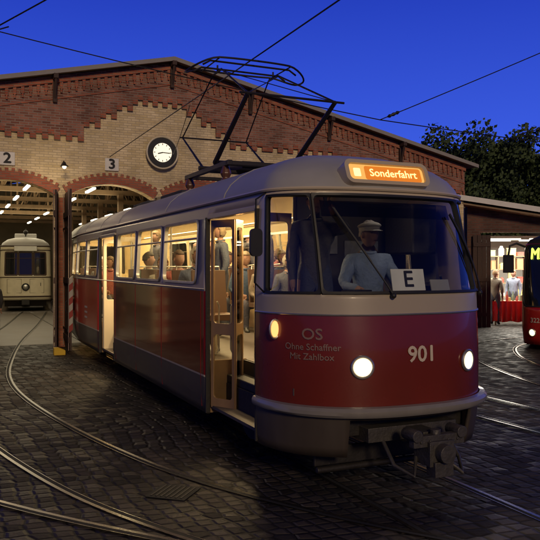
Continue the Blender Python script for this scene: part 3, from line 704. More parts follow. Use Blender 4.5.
# coupler & underframe
mb = MB()
mb.box((0, -.55, .52), (.9, .5, .12), 0); mb.box((0, -.80, .50), (.16, .5, .14), 0)
mb.box((0, -1.12, .52), (.50, .07, .09), 0); mb.box((0, -1.08, .42), (.24, .22, .20), 0); mb.box((0, -1.16, .30), (.18, .12, .12), 0)
mb.tube([(0, -1.10, .30), (0, -1.10, .60)], .045, 0, 12); mb.tube([(0, -1.27, .43), (0, -1.1, .43)], .075, 0, 14); mb.tube([(-.22, -1.17, .57), (-.22, -1.0, .57)], .05, 0, 12); mb.tube([(.22, -1.17, .57), (.22, -1.0, .57)], .05, 0, 12)
mb.tube([(-.12, -1.0, .36), (-.22, -1.12, .24), (-.3, -.95, .3), (-.3, -.75, .5)], .018, 0, 8); mb.tube([(.12, -1.0, .36), (.26, -1.12, .22), (.36, -.95, .3), (.36, -.75, .5)], .018, 0, 8)
for x in (-.18, -.09, .09, .18): mb.tube([(x, -1.165, .52), (x, -1.15, .52)], .014, 0, 6)
mb.build('coupler', tram, pm('coupler_steel', (.085, .078, .07), .5, .5, .4, 14, bump=.3), smooth=True, bevel=.012)
mb = MB(); mb.box((0, 5.6, .60), (1.7, 10.8, .30)); mb.box((0, -.3, .6), (1.3, .7, .22))
for y in (3.9, 5.2, 6.4): mb.box((0, y, .42), (1.9, .8, .32))
mb.tube([(-.75, -.45, .18), (.75, -.45, .18)], .03); mb.box((0, -.40, .28), (1.5, .03, .16)); mb.tube([(-.6, -.4, .2), (-.6, -.2, .6)], .025); mb.tube([(.6, -.4, .2), (.6, -.2, .6)], .025)
mb.build('underframe', tram, M['dark'], bevel=.01)
for by in (2.4, 9.2):
    mb = MB()
    for sx in (-.72, .72): mb.box((sx, by, .38), (.08, 2.2, .14)); mb.box((sx, by, .42), (.14, .5, .26))
    mb.box((0, by, .4), (1.4, .4, .2)); bg_ = mb.build('bogie', tram, M['dark'], bevel=.01)
    for dy in (-.9, .9):
        for sx in (-1, 1):
            mb = MB(); mb.tube([(sx*.46, by+dy, .33), (sx*.54, by+dy, .33)], .33, 0, 28); mb.tube([(sx*.44, by+dy, .33), (sx*.46, by+dy, .33)], .355, 0, 28); mb.tube([(sx*.54, by+dy, .33), (sx*.6, by+dy, .33)], .1, 0, 14)
            mb.build('wheel', bg_, M['dark'], smooth=True)
# pantograph
pc = 2.95
mb = MB()
for sx in (-.55, .55):
    mb.box((sx, pc, 3.17), (.06, 1.7, .06))
    for y in (pc-.7, pc+.7): mb.tube([(sx, y, 2.88), (sx, y, 2.95), (sx, y, 3.0), (sx, y, 3.05), (sx, y, 3.14)], [.05, .07, .045, .07, .04], 1, 12)
for y in (pc-.8, pc, pc+.8): mb.box((0, y, 3.17), (1.16, .05, .05))
mb.box((0, pc, 3.24), (.3, .5, .1)); 
pan = mb.build('pantograph', tram, [M['panto'], M['brass']], bevel=.006)
hz = 4.50
kn = (pc-1.42, 3.87); kf = (pc+1.2, 3.80)
mb = MB()
for sx in (-1, 1):
    mb.tube([(sx*.54, pc-.30, 3.24), (sx*.56, kn[0], kn[1])], [.034, .026])
    mb.tube([(sx*.56, kn[0], kn[1]), (sx*.40, pc-.14, hz-.02)], .012, n=6)
    mb.tube([(sx*.50, pc+.28, 3.24), (sx*.50, kf[0], kf[1])], [.018, .012]); mb.tube([(sx*.50, kf[0], kf[1]), (sx*.40, pc+.14, hz-.02)], .010, n=6)
mb.tube([(-.66, kn[0], kn[1]), (.68, kn[0], kn[1])], .014); mb.tube([(-.54, kf[0], kf[1]), (.54, kf[0], kf[1])], .011)
for s_ in (-1, 1): mb.tube([(-.56, pc+s_*.29, 3.24), (.56, pc+s_*.29, 3.24)], .03)
mb.tube([(-.56, kn[0], kn[1]), (.40, pc-.14, hz-.04)], .006, n=6); mb.tube([(.56, kn[0], kn[1]), (-.40, pc-.14, hz-.04)], .006, n=6)
mb.tube([(-.35, pc-.3, 3.24), (-.35, pc+.3, 3.24)], .02); mb.tube([(.35, pc-.3, 3.24), (.35, pc+.3, 3.24)], .02)
mb.build('pantograph_arm', pan, M['panto'], smooth=True)
mb = MB()
loop = []
for k in range(48):
    a = 2*math.pi*k/48; c = math.cos(a); s_ = math.sin(a)
    x = .82*math.copysign(abs(c)**.75, c); y = pc+.36*math.copysign(abs(s_)**.75, s_)
    loop.append((x, y, hz+.07-max(0, abs(x)-.5)**1.5*.7))
mb.tube(loop, .013, n=8, closed=True)
for y in (pc-.17, pc+.17): mb.tube([(-.66, y, hz+.0), (-.56, y, hz+.06), (.56, y, hz+.06), (.66, y, hz+.0)], .013)
for x in (-.5, .5): mb.tube([(x, pc-.35, hz+.055), (x, pc+.35, hz+.055)], .009, n=6)
for x in (-.4, .4): mb.tube([(x, pc-.15, hz-.03), (x, pc+.15, hz-.03)], .013, n=6); mb.tube([(x, pc, hz-.03), (x, pc, hz+.06)], .012, n=6)
mb.build('contact_strip', pan, M['panto'], smooth=True)
mb = MB(); mb.box((-.0, 5.6, 3.08), (.5, 1.2, .12)); mb.build('roof_board', tram, M['tar'], bevel=.01)
mb = MB(); mb.box((0, 7.6, 3.08), (.5, 1.2, .12)); mb.build('roof_board', tram, M['tar'], bevel=.01)
mb = MB(); mb.tube([(.3, 3.9, 3.2), (.38, 4.1, 3.1), (.6, 4.3, 2.96), (.9, 4.4, 2.7)], .014, n=6); mb.build('roof_cable', tram, M['rubber'], smooth=True)

# ================================================================= TRACKS
def catmull(P, n=14):
    P = [Vector((p[0], p[1])) for p in P]; Q = [2*P[0]-P[1]]+P+[2*P[-1]-P[-2]]; out = []
    for i in range(1, len(Q)-2):
        for k in range(n):
            t = k/n; a, b, c, d = Q[i-1:i+3]
            out.append(.5*((2*b)+(-a+c)*t+(2*a-5*b+4*c-d)*t*t+(-a+3*b-3*c+d)*t**3))
    out.append(P[-1]); return out
def track(path, z, label, gauge=1.0):
    pts = catmull(path); mb = MB()
    for sd in (-1, 1):
        bands = [(0, .034, 0, 0), (-.042, 0, 1, -.002), (-.050, -.042, 0, 0)]
        for a, b, mi, dz in bands:
            vs = []
            for i, p in enumerate(pts):
                t = (pts[min(i+1, len(pts)-1)]-pts[max(i-1, 0)]).normalized(); n = Vector((-t.y, t.x))*sd
                for q in (a, b): v = p+n*(gauge/2+q); vs.append((v.x, v.y, z+dz))
            mb.add(vs, [(2*i, 2*i+1, 2*i+3, 2*i+2) for i in range(len(pts)-1)], mi)
    return mb.build('tram_track', None, [M['steel'], M['groove']], label=label, cat='track', kind='structure')
def tl(x, y): return (.895+.911*x-.413*y, 6.82+.413*x+.911*y)
track([tl(0, 40), tl(0, 20), tl(0, 12), tl(0, 7), tl(0, 3), tl(0, 0), tl(.0, -1.5), tl(-.05, -3.2), tl(-.3, -6)], .006, 'grooved steel rails running under the tram car')
rr_ = [(-9.9, 30), (-8.1, 23.3), (-6.9, 18.4), (-5.9, 14.9), (-4.95, 12.1), (-3.8, 9.8), (-2.1, 7.3), (-.55, 5.65), (1.6, 4.3), (5, 3.2)]
track(rr_, .012, 'grooved rails curving across the setts from the depot gate')
track([tl(-4.8, 33), tl(-4.8, 13), (-9.6, 12.5), (-7.2, 9.4), (-4.6, 6.9), (-2.2, 5.2), (.4, 3.9)], .018, 'grooved rails curving across the yard')
track([(13, 19.6), (8.6, 19.3), (6.0, 18.0), (4.9, 15.6), (4.75, 12.6), (5.4, 9.8), (7.4, 7.2), (10, 5)], .012, 'rails curving tightly in front of the market shed')
track([(14, 17.3), (9.5, 17.0), (7.1, 15.6), (6.0, 13.4), (6.1, 11), (7.2, 8.4), (9, 6)], .018, 'rails curving beside the second tram')
track([tl(2.42, 16), tl(2.42, 11.5), tl(2.8, 8), tl(3.0, 4), tl(3.1, 0), tl(3.6, -3)], .024, 'rails running beside the tram car')
mb = MB()
for i in range(7): mb.box((i*.045, 0, 0), (.018, .3, .01), 0)
mb.box((.135, 0, -.003), (.36, .36, .006), 1)
mb.build('drain_grate', None, [M['dark'], M['groove']], label='cast iron drain grate set in the cobbles', cat='drain', loc=(-.95, 6.1, .012), rot=(0, 0, -.3))

# ================================================================= DEPOT (local units are 0.8 m)
DS = .8
dp = empty('tram_depot', (-5.8*DS, 21.58*DS, 1.93*(1-DS)), TH, 'brick and cream plaster tram depot with arched gates and gable clock', 'depot')
dp.scale = (DS, DS, DS)
G0 = -1.93*(1-DS)/DS
UL, UR, PK = -8.8, 14.6, 2.9
DEP = 33
def zt(u): return 8.42-.222*abs(u-PK)
gates = [-5.02, -2.0, 1.0, 4.0, 7.0, 10.0]
GH, SP, RI = 1.32, 4.05, .40
def arc(c, h, sp, ri, n=14):
    R = (h*h+ri*ri)/(2*ri); zc = sp+ri-R; a0 = math.asin(h/R)
    return [(c+R*math.sin(-a0+2*a0*i/n), zc+R*math.cos(-a0+2*a0*i/n)) for i in range(n+1)]
outer = [(UL, G0)]
for c in gates: outer += [(c-GH, G0)]+arc(c, GH, SP, RI)+[(c+GH, G0)]
outer += [(UR, G0), (UR, zt(UR)), (PK, zt(PK)), (UL, zt(UL))]
mb = MB(); mb.poly([outer], 0, .45); mb.build('wall', dp, M['ybrick'])
def teeth(u0, u1, z, tw=.17, th=.15):
    n = max(2, int((u1-u0)/tw)); n += (n+1) % 2; w_ = (u1-u0)/n; pts = []
    for i in range(n):
        zz = z-(th if i % 2 == 0 else 0); pts += [(u0+i*w_, zz), (u0+(i+1)*w_, zz)]
    return pts
PA, PB = .15, 4.9
low = teeth(UL+.0, -6.6, 5.5)+teeth(-6.6, PA, 5.85)
low += teeth(PA, PA+.5, 6.30)+teeth(PA+.5, PA+1.0, 6.62)+teeth(PA+1.0, PA+1.5, 6.90)+teeth(PA+1.5, PB-1.5, 7.12)+teeth(PB-1.5, PB-1.0, 6.90)+teeth(PB-1.0, PB-.5, 6.62)+teeth(PB-.5, PB, 6.30)
u = PB
while u < UR-.01:
    u2 = min(UR, u+1.35); low += teeth(u, u2, min(5.95, zt(u2)-1.0)); u = u2
def dedupe(L_):
    r = []
    for p in L_:
        if not r or math.dist(r[-1], p) > 1e-4: r.append(p)
    return r
low = dedupe(low)
up = [(UR, zt(UR)-.02), (PK, zt(PK)-.02), (UL, zt(UL)-.02)]
mb = MB(); mb.poly([low+up], -.06, -.002); mb.build('brick_gable', dp, M['brick'])
# crisp redder course along the stepped edge
mb = MB(); mb.poly([low+[(x, z+.14) for x, z in reversed(low)]], -.085, -.0625); mb.build('stepped_course', dp, M['trim'])
mb = MB()
for sg in (-1, 1):
    end = UL if sg < 0 else UR
    n = int(abs(end-PK)/.22)
    for i in range(n):
        u = PK+sg*(i+.5)*.22
        for k, (dz, w_, h_) in enumerate(((.34, .09, .20), (.50, .05, .12))):
            mb.box((u, -.09, zt(u)-dz), (w_, .06, h_))
    a = (PK, zt(PK)-.12); b = (end, zt(end)-.12)
    mb.poly([[(a[0], a[1]), (b[0], b[1]), (b[0], b[1]-.12), (a[0], a[1]-.12)]], -.14, -.062)
    a = (PK, zt(PK)-.68); b = (end, zt(end)-.68)
    mb.poly([[(a[0], a[1]), (b[0], b[1]), (b[0], b[1]-.05), (a[0], a[1]-.05)]], -.09, -.0625)
mb.build('frieze', dp, M['trim'])
for c in gates:
    mb = MB(); A = arc(c, GH, SP, RI, 34); Rr = (GH*GH+RI*RI)/(2*RI); zc = SP+RI-Rr
    n = len(A); outp = []
    for i in range(n-1):
        ex_ = .34 if i % 2 == 0 else .25
        for q in (A[i], A[i+1]):
            d = Vector((q[0]-c, q[1]-zc)).normalized()*ex_; outp.append((q[0]+d.x, q[1]+d.y))
    xl = c-GH-.16; xr = c+GH+.16
    outp = [(max(xl, min(xr, x)), z) for x, z in outp]
    mb.poly([dedupe(A+list(reversed(outp)))], -.05, -.002); mb.build('arch', dp, M['trim'])
for c in gates+[13.0]:
    u = c-GH-.19; L_ = []; R_ = []
    for k in range(19):
        wq = .18 if k % 2 == 0 else .10; z0 = G0+k*.235
        L_ += [(u-wq, z0), (u-wq, z0+.235)]; R_ += [(u+wq, z0), (u+wq, z0+.235)]
    mb = MB(); mb.poly([L_+list(reversed(R_))], -.06, -.002); mb.build('pier', dp, M['trim'])
OV = .34
mb = MB()
for sg, end in ((-1, UL-.4), (1, UR+.4)):
    a = (PK, zt(PK)+.0); b = (end, zt(end))
    mb.poly([[(a[0], a[1]), (b[0], b[1]), (b[0], b[1]+.04), (a[0], a[1]+.04)]], -OV, DEP, 1)
    mb.poly([[(a[0], a[1]+.042), (b[0], b[1]+.042), (b[0], b[1]+.09), (a[0], a[1]+.09)]], -OV-.03, DEP, 0)
mb.build('roof', dp, [M['tar'], M['woodl']])
mb = MB()
for sg, end in ((-1, UL-.4), (1, UR+.4)):
    a = (PK, zt(PK)); b = (end, zt(end))
    mb.poly([[(a[0], a[1]-.03), (b[0], b[1]-.03), (b[0], b[1]+.10), (a[0], a[1]+.10)]], -OV-.07, -OV-.035)
mb.build('barge_board', dp, pm('weathered_barge_board', (.30, .28, .25), .8, bump=.2))
for u in (-5.4, -.7, 2.9, 5.6, 8.6, 11.6):
    mb = MB(); z = zt(u)
    mb.box((u, -.24, z-.10), (.14, .38, .14)); mb.box((u, -.12, z-.48), (.12, .10, .7)); mb.tube([(u, -.14, z-.72), (u, -.36, z-.16)], .045, n=6); mb.build('bracket', dp, M['wood'], bevel=.01)
for (c_, d_) in (((UL+.2, DEP/2, 2.6), (.4, DEP-1, 6.6)), ((UR-.2, DEP/2, 2.6), (.4, DEP-1, 6.4)), ((2.9, DEP-.3, 3.0), (23, .3, 7))):
    mb = MB(); mb.box(c_, d_); mb.build('side_wall', dp, M['iwall'])
mb = MB(); mb.poly([[(UL+.4, 6.5), (UR-.4, 6.5), (PK, 8.2)]], DEP-.5, DEP-.2); mb.build('rear_gable', dp, M['iwall'])
mb = MB(); mb.box((2.9, DEP/2+.3, G0+.0045), (22.8, DEP-1, .006)); mb.build('hall_floor', dp, M['conc'])
for y in (1.5, 5.5, 9.5, 13.5, 17.5, 21.5, 25.5):
    mb = MB(); mb.box((PK, y, 4.75), (22.6, .14, .18)); 
    for i in range(15):
        u = -8+i*1.55
        mb.tube([(u, y, 4.75), (u, y, zt(u)-.05)], .05, n=6)
        mb.tube([(u, y, 4.75), (u+1.55*(1 if u < PK else -1), y, zt(u+1.55*(1 if u < PK else -1))-.05)], .035, n=6)
    mb.build('truss', dp, M['woodl'])
for u in (-3.5, 2.5, 8.5):
    for y in (5.5, 9.5, 13.5, 17.5):
        mb = MB(); mb.box((u, y, 2.1), (.2, .2, 5.2)); mb.build('column', dp, M['woodl'], bevel=.01)
for u in (-2.9, -1.2, .9, 4.0):
    for y in (3, 7, 11, 15, 19, 23):
        mb = MB(); mb.box((u, y, 4.55), (.1, 1.5, .06)); mb.build('tube_lamp', dp, M['lampw'])
for y in (5, 12, 20): area('hall_light', dp, (-1.0, y, 4.45), 6.5, 5, 115, (1, .86, .56))
for y in (6, 16): area('ceiling_bounce', dp, (-1.0, y, 4.5), 6.5, 6, 140, (1, .84, .52), (math.pi, 0, 0))
area('gate_light', dp, (1.0, .9, 4.25), 1.6, .5, 14, (1, .76, .46), (math.radians(-50), 0, 0))
area('gate_light', dp, (-2.6, .9, 4.25), 1.4, .5, 12, (1, .70, .36), (math.radians(-35), 0, 0))
def gate_leaf(par, u, ang, w_, h_=4.5, lab=None):
    mb = MB(); n = 9
    for i in range(n): mb.box((w_*(i+.5)/n, 0, h_/2+.06), (w_/n-.012, .05, h_), 0)
    for z in (.35, 2.0, 3.9): mb.box((w_/2, -.045, z), (w_, .04, .16), 0)
    for z in (.6, 3.5): mb.box((w_/2*.9, -.07, z), (w_*.85, .012, .06), 1)
    for x in (.03, w_-.03): mb.box((x, -.06, h_/2+.06), (.05, .02, h_), 2)
    o = mb.build('gate', par, [M['wood'], M['dark'], pm('worn_edge_paint', (.22, .16, .13), .7)]); o.location = (u, -.10, G0); o.rotation_euler = (0, 0, ang)
    mb = MB(); mb.tube([(w_-.15, -.08, 1.1), (w_-.15, -.13, 1.15), (w_-.15, -.13, 1.4), (w_-.15, -.08, 1.45)], .012, n=6); mb.build('handle', o, M['dark'])
    return o
gate_leaf(dp, -.62, math.radians(-100), 1.3); gl3 = gate_leaf(dp, -.40, math.radians(-93), 1.6)
mb = MB()
for k in range(8):
    z0 = .55+k*.19
    mb.poly([[(-.05, z0), (.05, z0+.09), (.05, z0+.28), (-.05, z0+.19)]], -.008, .008, k % 2)
mb.v = [(1.625+v[1], v[0], v[2]) for v in mb.v]; mb.build('hazard_strip', gl3, [pm('faded_red', (.26, .03, .02), .6), pm('faded_white', (.36, .33, .28), .6)])
gate_leaf(dp, 2.36, math.radians(-80), 1.3)
for c in (-5.02, 4.0, 7.0, 10.0):
    for sx in (0, 1): gate_leaf(dp, c-GH+sx*GH+.01, 0, GH-.02, 4.3).location.y = .25
for n_, u in (('2', -2.03), ('3', 1.0)):
    mb = MB(); mb.poly([[(u-.21, 4.86), (u+.21, 4.86), (u+.21, 5.24), (u-.21, 5.24)]], -.075, -.03); o = mb.build('number_plate', dp, M['white'], bevel=.01)
    flat_text('number', n_, .42, o, M['black'], lambda x, y, d: Vector((u+x, -.08-d, 5.05+y)), 1.1, .014)
cu, cz = 2.56, 5.50
mb = MB(); mb.tube([(cu, -.2, cz), (cu, -.062, cz)], .50, 0, 40); ck = mb.build('clock', dp, M['rubber'], smooth=True)
mb = MB(); mb.tube([(cu, -.215, cz), (cu, -.19, cz)], .30, 0, 40); mb.build('clock_face', ck, M['clock'])
mb = MB(); mb.tube([(cu+.50*math.cos(a*math.pi/20), -.205, cz+.50*math.sin(a*math.pi/20)) for a in range(40)], .028, closed=True); mb.build('clock_rim', ck, M['ivory'], smooth=True)
mb = MB()
for k in range(12):
    a = math.pi*k/6; mb.box((cu+.26*math.sin(a), -.221, cz+.26*math.cos(a)), (.022, .008, .05), 0, Matrix.Rotation(a, 3, 'Y'))
mb.build('hour_marks', ck, M['black'])
for ang, ln, wd, nm in ((math.radians(255), .16, .035, 'clock_hand'), (math.radians(93), .23, .026, 'clock_hand')):
    mb = MB(); mb.box((cu+ln/2*math.sin(ang), -.232, cz+ln/2*math.cos(ang)), (wd, .008, ln), 0, Matrix.Rotation(ang, 3, 'Y')); mb.build(nm, ck, M['black'])
mb = MB(); mb.tube([(-.5, -.03, 4.95), (-.5, -.5, 5.0), (-.5, -.6, 4.95)], .02); mb.tube([(-.5, -.6, 4.97), (-.5, -.6, 4.90), (-.5, -.6, 4.84)], [.03, .06, .13], 0, 14); wlp = mb.build('wall_lamp', dp, M['dark'], smooth=True)
mb = MB(); mb.sphere((-.5, -.6, 4.83), .06); mb.build('bulb', wlp, M['lamp'], smooth=True)
l = bpy.data.lights.new('wall_lamp_light', 'POINT'); l.energy = 9; l.color = (1, .76, .46); l.shadow_soft_size = .3
o = bpy.data.objects.new('wall_lamp_light', l); COL.objects.link(o); o.parent = dp; o.location = (-.9, -1.0, 4.5)
mb = MB(); mb.poly([[(-.12, 0), (.12, 0), (.12, .1), (-.02, .16), (-.12, .16)]], -.1, .1)
mb.build('wheel_chock', None, M['yellow'], bevel=.01, label='small yellow wooden block beside the open gate', cat='chock', loc=(-4.58, 15.5, 0), rot=(0, 0, .4))

# ================================================================= OLD TRAM IN HALL
ot = empty('vintage_tram', (-10.35, 30.2, 0), TH-.10, 'old ivory tram car parked inside the lit depot hall', 'tram')
OS_ = Shell(1.02, 8, .28, .28, 5, [(.3, .97), (.6, 1), (1.6, 1), (2.75, .97), (2.9, .9), (3.05, .7), (3.13, .4), (3.16, 0)], [(.3, 0), (3, .0)], .5)
on = OS_.N; om = on/2
fo = [(om-.82, om-.33, 1.55, 2.5), (om-.27, om+.27, 1.55, 2.5), (om+.33, om+.82, 1.55, 2.5)]
so_ = [(-a-.95, -a, 1.6, 2.45) for a in (.5, 1.7, 2.9, 4.1, 5.3, 6.5)]
ro_ = [(on+a, on+a+.95, 1.6, 2.45) for a in (.5, 1.7, 2.9, 4.1, 5.3, 6.5)]
exo = sorted(set(round(v, 4) for o in fo+so_+ro_ for v in o[:2]))
OS_.grid('body', ot, sorted(set(breaks(OS_.smin, 0, .4, exo)+breaks(0, on, .07, exo)+breaks(on, OS_.smax, .4, exo))), [.5, .62, .9, 1.3, 1.5, 1.55, 1.6, 2, 2.45, 2.5, 2.7, 2.75], fo+so_+ro_, [M['ivory'], M['inner']], lambda s, z: 0)
OS_.grid('roof', ot, breaks(OS_.smin, 0, .4)+breaks(0, on, .07)[1:]+breaks(on, OS_.smax, .4)[1:], [2.75, 2.82, 2.9, 2.98, 3.05, 3.09, 3.13, 3.15, 3.16], [], [M['roofp'], M['inner']], lambda s, z: 0, solid=.03)
for i_, o in enumerate(fo): OS_.window(ot, *o, r=.05, fmat=M['wood'], glass=M['dkglass'], bar=2.25, fw=.05)
for o in so_+ro_: OS_.window(ot, *o, r=.05, fmat=M['wood'])
mb = MB(); ringo(OS_, mb, om, 1.05, .13, .03, .03); disc(OS_, mb, om, 1.05, .12, .03, 1, .04); mb.build('headlight', ot, [M['black'], M['alu']], smooth=True)
for zz, rr_0 in ((1.46, .02), (.65, .03), (2.6, .02), (2.76, .03)):
    mb = MB(); mb.tube([OS_.S(t, zz, .012) for t in breaks(-.5, on+.5, .1)], rr_0, n=6); mb.build('moulding', ot, M['wood'])
for sx in (-.45, .45):
    mb2 = MB(); mb2.tube([OS_.S(om+sx+a, z, .008) for a, z in ((-.28, .8), (.28, .8), (.28, 1.38), (-.28, 1.38))], .007, closed=True, n=5); mb2.build('panel_line', ot, M['wood'])
mb = MB(); mb.box((0, -.35, 2.66), (.9, .12, .2)); mb.build('destination_board', ot, M['white'], bevel=.01)
mb = MB(); mb.box((0, 4, .35), (1.7, 7, .3)); mb.box((0, -.35, .42), (.3, .4, .2)); mb.tube([(-.7, -.35, .2), (.7, -.35, .2)], .04); mb.build('underframe', ot, M['dark'])
for sx in (-1, 1):
    for y in (2.6, 5.4):
        mb = MB(); mb.tube([(sx*.46, y, .36), (sx*.56, y, .36)], .36, 0, 24); mb.build('wheel', ot, M['dark'], smooth=True)
mb = MB(); mb.box((0, 4, 3.22), (.9, 6.5, .22)); mb.build('clerestory', ot, M['roofp'], bevel=.03)
mb = MB(); mb.tube([(0, .6, 3.2), (0, .6, 3.4), (0, .2, 3.5)], .03); mb.sphere((0, .15, 3.36), .1); mb.build('roof_lamp', ot, M['dark'], smooth=True)
flat_text('fleet_number', '1', .2, ot, M['black'], lambda x, y, d: OS_.S(om+.6+x, 1.15+y, .012+d), 1, .003)
area('old_tram_light', ot, (0, 4, 2.9), .3, 5, 40, (1, .8, .5))

# ================================================================= SECOND TRAM (edge)
nt_ = empty('modern_tram', (7.05, 16.35, 0), -.42, 'modern red tram with dark windscreen and lit amber-green display', 'tram')
ND = Shell(1.2, 8, .55, .4, 3, [(.1, .97), (.5, 1), (1.3, 1), (2.4, .95), (2.55, .86), (2.66, .65), (2.72, .3), (2.73, 0)], [(.1, .05), (.6, 0), (1.0, .02), (2.4, .3), (2.8, .4)], .6)
nn = ND.N; nm_ = nn/2
fo = [(.18, nn-.18, 1.0, 2.42)]
so_ = [(-a-1.3, -a, 1.2, 2.3) for a in (.5, 2.0, 3.5, 5.0, 6.5)]; ro_ = [(nn+a, nn+a+1.3, 1.2, 2.3) for a in (.5, 2.0, 3.5, 5.0)]
exo = sorted(set(round(v, 4) for o in fo+so_+ro_ for v in o[:2]))
ND.grid('body', nt_, sorted(set(breaks(ND.smin, 0, .4, exo)+breaks(0, nn, .08, exo)+breaks(nn, ND.smax, .4, exo))), [.12, .3, .5, .7, .9, 1.0, 1.2, 1.3, 1.6, 1.9, 2.1, 2.3, 2.42, 2.45], fo+so_+ro_, [M['nred'], M['dark']], lambda s, z: 0)
ND.grid('roof', nt_, breaks(ND.smin, 0, .4)+breaks(0, nn, .08)[1:]+breaks(nn, ND.smax, .4)[1:], [2.45, 2.5, 2.55, 2.6, 2.66, 2.7, 2.72, 2.73], [], [M['dark']], lambda s, z: 0, solid=.03)
ND.window(nt_, *fo[0], r=.15, name='windscreen', glass=M['dkglass'])
for o in so_+ro_: ND.window(nt_, *o, r=.06, glass=M['dkglass'])
for sx in (-1, 1):
    mb = MB(); disc(ND, mb, nm_+sx*.98, .40, .075, .012, dome=.02); h = mb.build('headlight', nt_, M['head'], smooth=True)
    mb = MB(); ringo(ND, mb, nm_+sx*.98, .40, .085, .012, .014); mb.build('headlight_rim', h, M['alu'], smooth=True)
flat_text('display_text', 'M2', .36, nt_, M['orange'], lambda x, y, d: ND.S(nm_-.88+x, 2.2+y, .02+d), .85, .012)
decal('fleet_number', '322', .15, nm_-.90, .68, M['letter'], 1, .003, ND, nt_, .012)
mb = MB(); pA = ND.S(.1, 2.38, 0); pB = pA+Vector((-.32, -.25, .02)); pC = pB+Vector((-.03, -.03, -.22))
mb.tube([pA, pA+Vector((-.18, -.16, .08)), pB, pC], .028, n=8); mb.box(pC+Vector((0, 0, -.2)), (.24, .10, .42)); mb.build('mirror', nt_, M['rubber'], bevel=.02)
mb = MB(); mb.box((0, 4, .3), (2, 7.4, .3))
for y in (1.5, 6):
    for sx in (-1, 1): mb.tube([(sx*.46, y, .3), (sx*.56, y, .3)], .29, 0, 20)
mb.build('bogie', nt_, M['dark'])

# ================================================================= MARKET SHED
sh = empty('market_shed', (6.25, 22.6, 0), -.06, 'low brick shed with a wide lit opening used as market hall', 'shed')
mb = MB()
mb.poly([[(0, 0), (.42, 0), (.42, 3.0), (4.6, 3.0), (4.6, 0), (9, 0), (9, 2.5), (4.9, 3.15), (0, 3.95)]], 0, .3); mb.build('wall', sh, brickmat('shed_brick', (.10, .045, .03), (.18, .08, .055), (.12, .10, .08)))
for c_, d_ in (((.1, 4, 1.9), (.25, 7.4, 3.8)), ((8.9, 4, 1.2), (.25, 7.4, 2.4)), ((4.5, 7.8, 1.6), (9, .2, 3.2))):
    mb = MB(); mb.box(c_, d_); mb.build('side_wall', sh, M['swall'])
mb = MB(); mb.poly([[(-.4, 4.02), (9.3, 2.45), (9.3, 2.55), (-.4, 4.12)]], -.6, 8, 0); mb.build('roof', sh, M['tar'])
mb = MB(); mb.poly([[(-.42, 3.98), (9.3, 2.41), (9.3, 2.57), (-.42, 4.14)]], -.66, -.605, 0); mb.build('fascia', sh, M['white'])
mb = MB(); mb.poly([[(-.3, 3.85), (9, 2.38), (9, 2.43), (-.3, 3.9)]], -.55, -.02, 0); mb.build('eaves_lining', sh, M['woodl'])
for y in (1.2, 2.4):
    for x in (1.4, 2.9):
        mb = MB(); mb.box((x, y, 2.82), (1.2, .08, .05)); mb.build('tube_lamp', sh, M['lampw'])
area('shed_light', sh, (2.4, 2.3, 2.78), 4, 4, 820, (1, .93, .78))
mb = MB()
for i in range(4): mb.box((.22+.14*i, -.10, 1.45), (.13, .05, 2.9))
for z in (.4, 1.5, 2.6): mb.box((.43, -.14, z), (.54, .03, .12))
mb.build('sliding_door', sh, M['wood'], bevel=.004)
rk = empty('shelf_unit', (7.9, 26.4, 0), -.06, 'tall wooden shelf unit against the shed back wall', 'shelf')
mb = MB()
for x in (-1.5, -.5, .5, 1.5): mb.box((x, 0, 1.15), (.04, .4, 2.3))
for z in (.3, .8, 1.3, 1.8, 2.28): mb.box((0, 0, z), (3.04, .4, .03))
mb.build('frame', rk, M['woodl'], bevel=.004)
cols = [(.40, .07, .05), (.50, .40, .15), (.12, .18, .30), (.6, .58, .5), (.16, .22, .14), (.35, .2, .1)]
cm = [pm('goods_paint', c, .6) for c in cols]
k = 0
for z in (.315, .815, 1.315, 1.815, 2.295):
    for x in (-1.3, -1.0, -.68, -.25, .05, .33, .68, 1.0, 1.3):
        w_ = random.uniform(.14, .29); h_ = random.uniform(.12, .42); mb = MB()
        if k % 3 == 0: mb.tube([(0, 0, 0), (0, 0, h_*.7), (0, 0, h_*.85), (0, 0, h_)], [w_*.45, w_*.45, w_*.25, w_*.2], 0, 14)
        else: mb.box((0, 0, h_/2), (w_, .25, h_)); mb.box((0, 0, h_+.008), (w_+.02, .27, .02))
        p = Matrix.Rotation(-.06, 3, 'Z') @ Vector((x+random.uniform(-.03, .03), random.uniform(-.06, .02), 0))
        o = mb.build('jar' if k % 3 == 0 else 'storage_box', None, cm[random.randrange(6)], bevel=.008, label=('stoneware jar' if k % 3 == 0 else 'lidded storage box')+' standing on the wooden shelf unit', cat='jar' if k % 3 == 0 else 'box', loc=(7.9+p.x, 26.4+p.y, z), rot=(0, 0, random.uniform(-.3, .3)))
        o['group'] = 'goods on the shelves'; k += 1
tb = empty('market_table', (8.15, 23.6, 0), -.06, 'market table draped with a red cloth in the opening', 'table')
mb = MB(); mb.box((0, 0, .76), (1.7, .8, .04)); mb.build('table_top', tb, M['woodl'])
for x in (-.75, .75):
    for y in (-.3, .3): mb = MB(); mb.box((x, y, .37), (.05, .05, .74)); mb.build('leg', tb, M['woodl'])
mb = MB(); vs = []; nq = 60
for i in range(nq+1):
    x = -.88+1.76*i/nq; wv = .03*math.sin(i*1.1)+.018*math.sin(i*2.3)
    for z, yy in ((.79, -.3), (.785, -.425), (.5, -.44+wv*.5), (.12+.02*math.sin(i*.4), -.45+wv)): vs.append((x, yy, z))
mb.add(vs, [(i*4+q, i*4+q+1, i*4+q+5, i*4+q+4) for i in range(nq) for q in range(3)]); mb.build('tablecloth', tb, M['nred'], smooth=True)
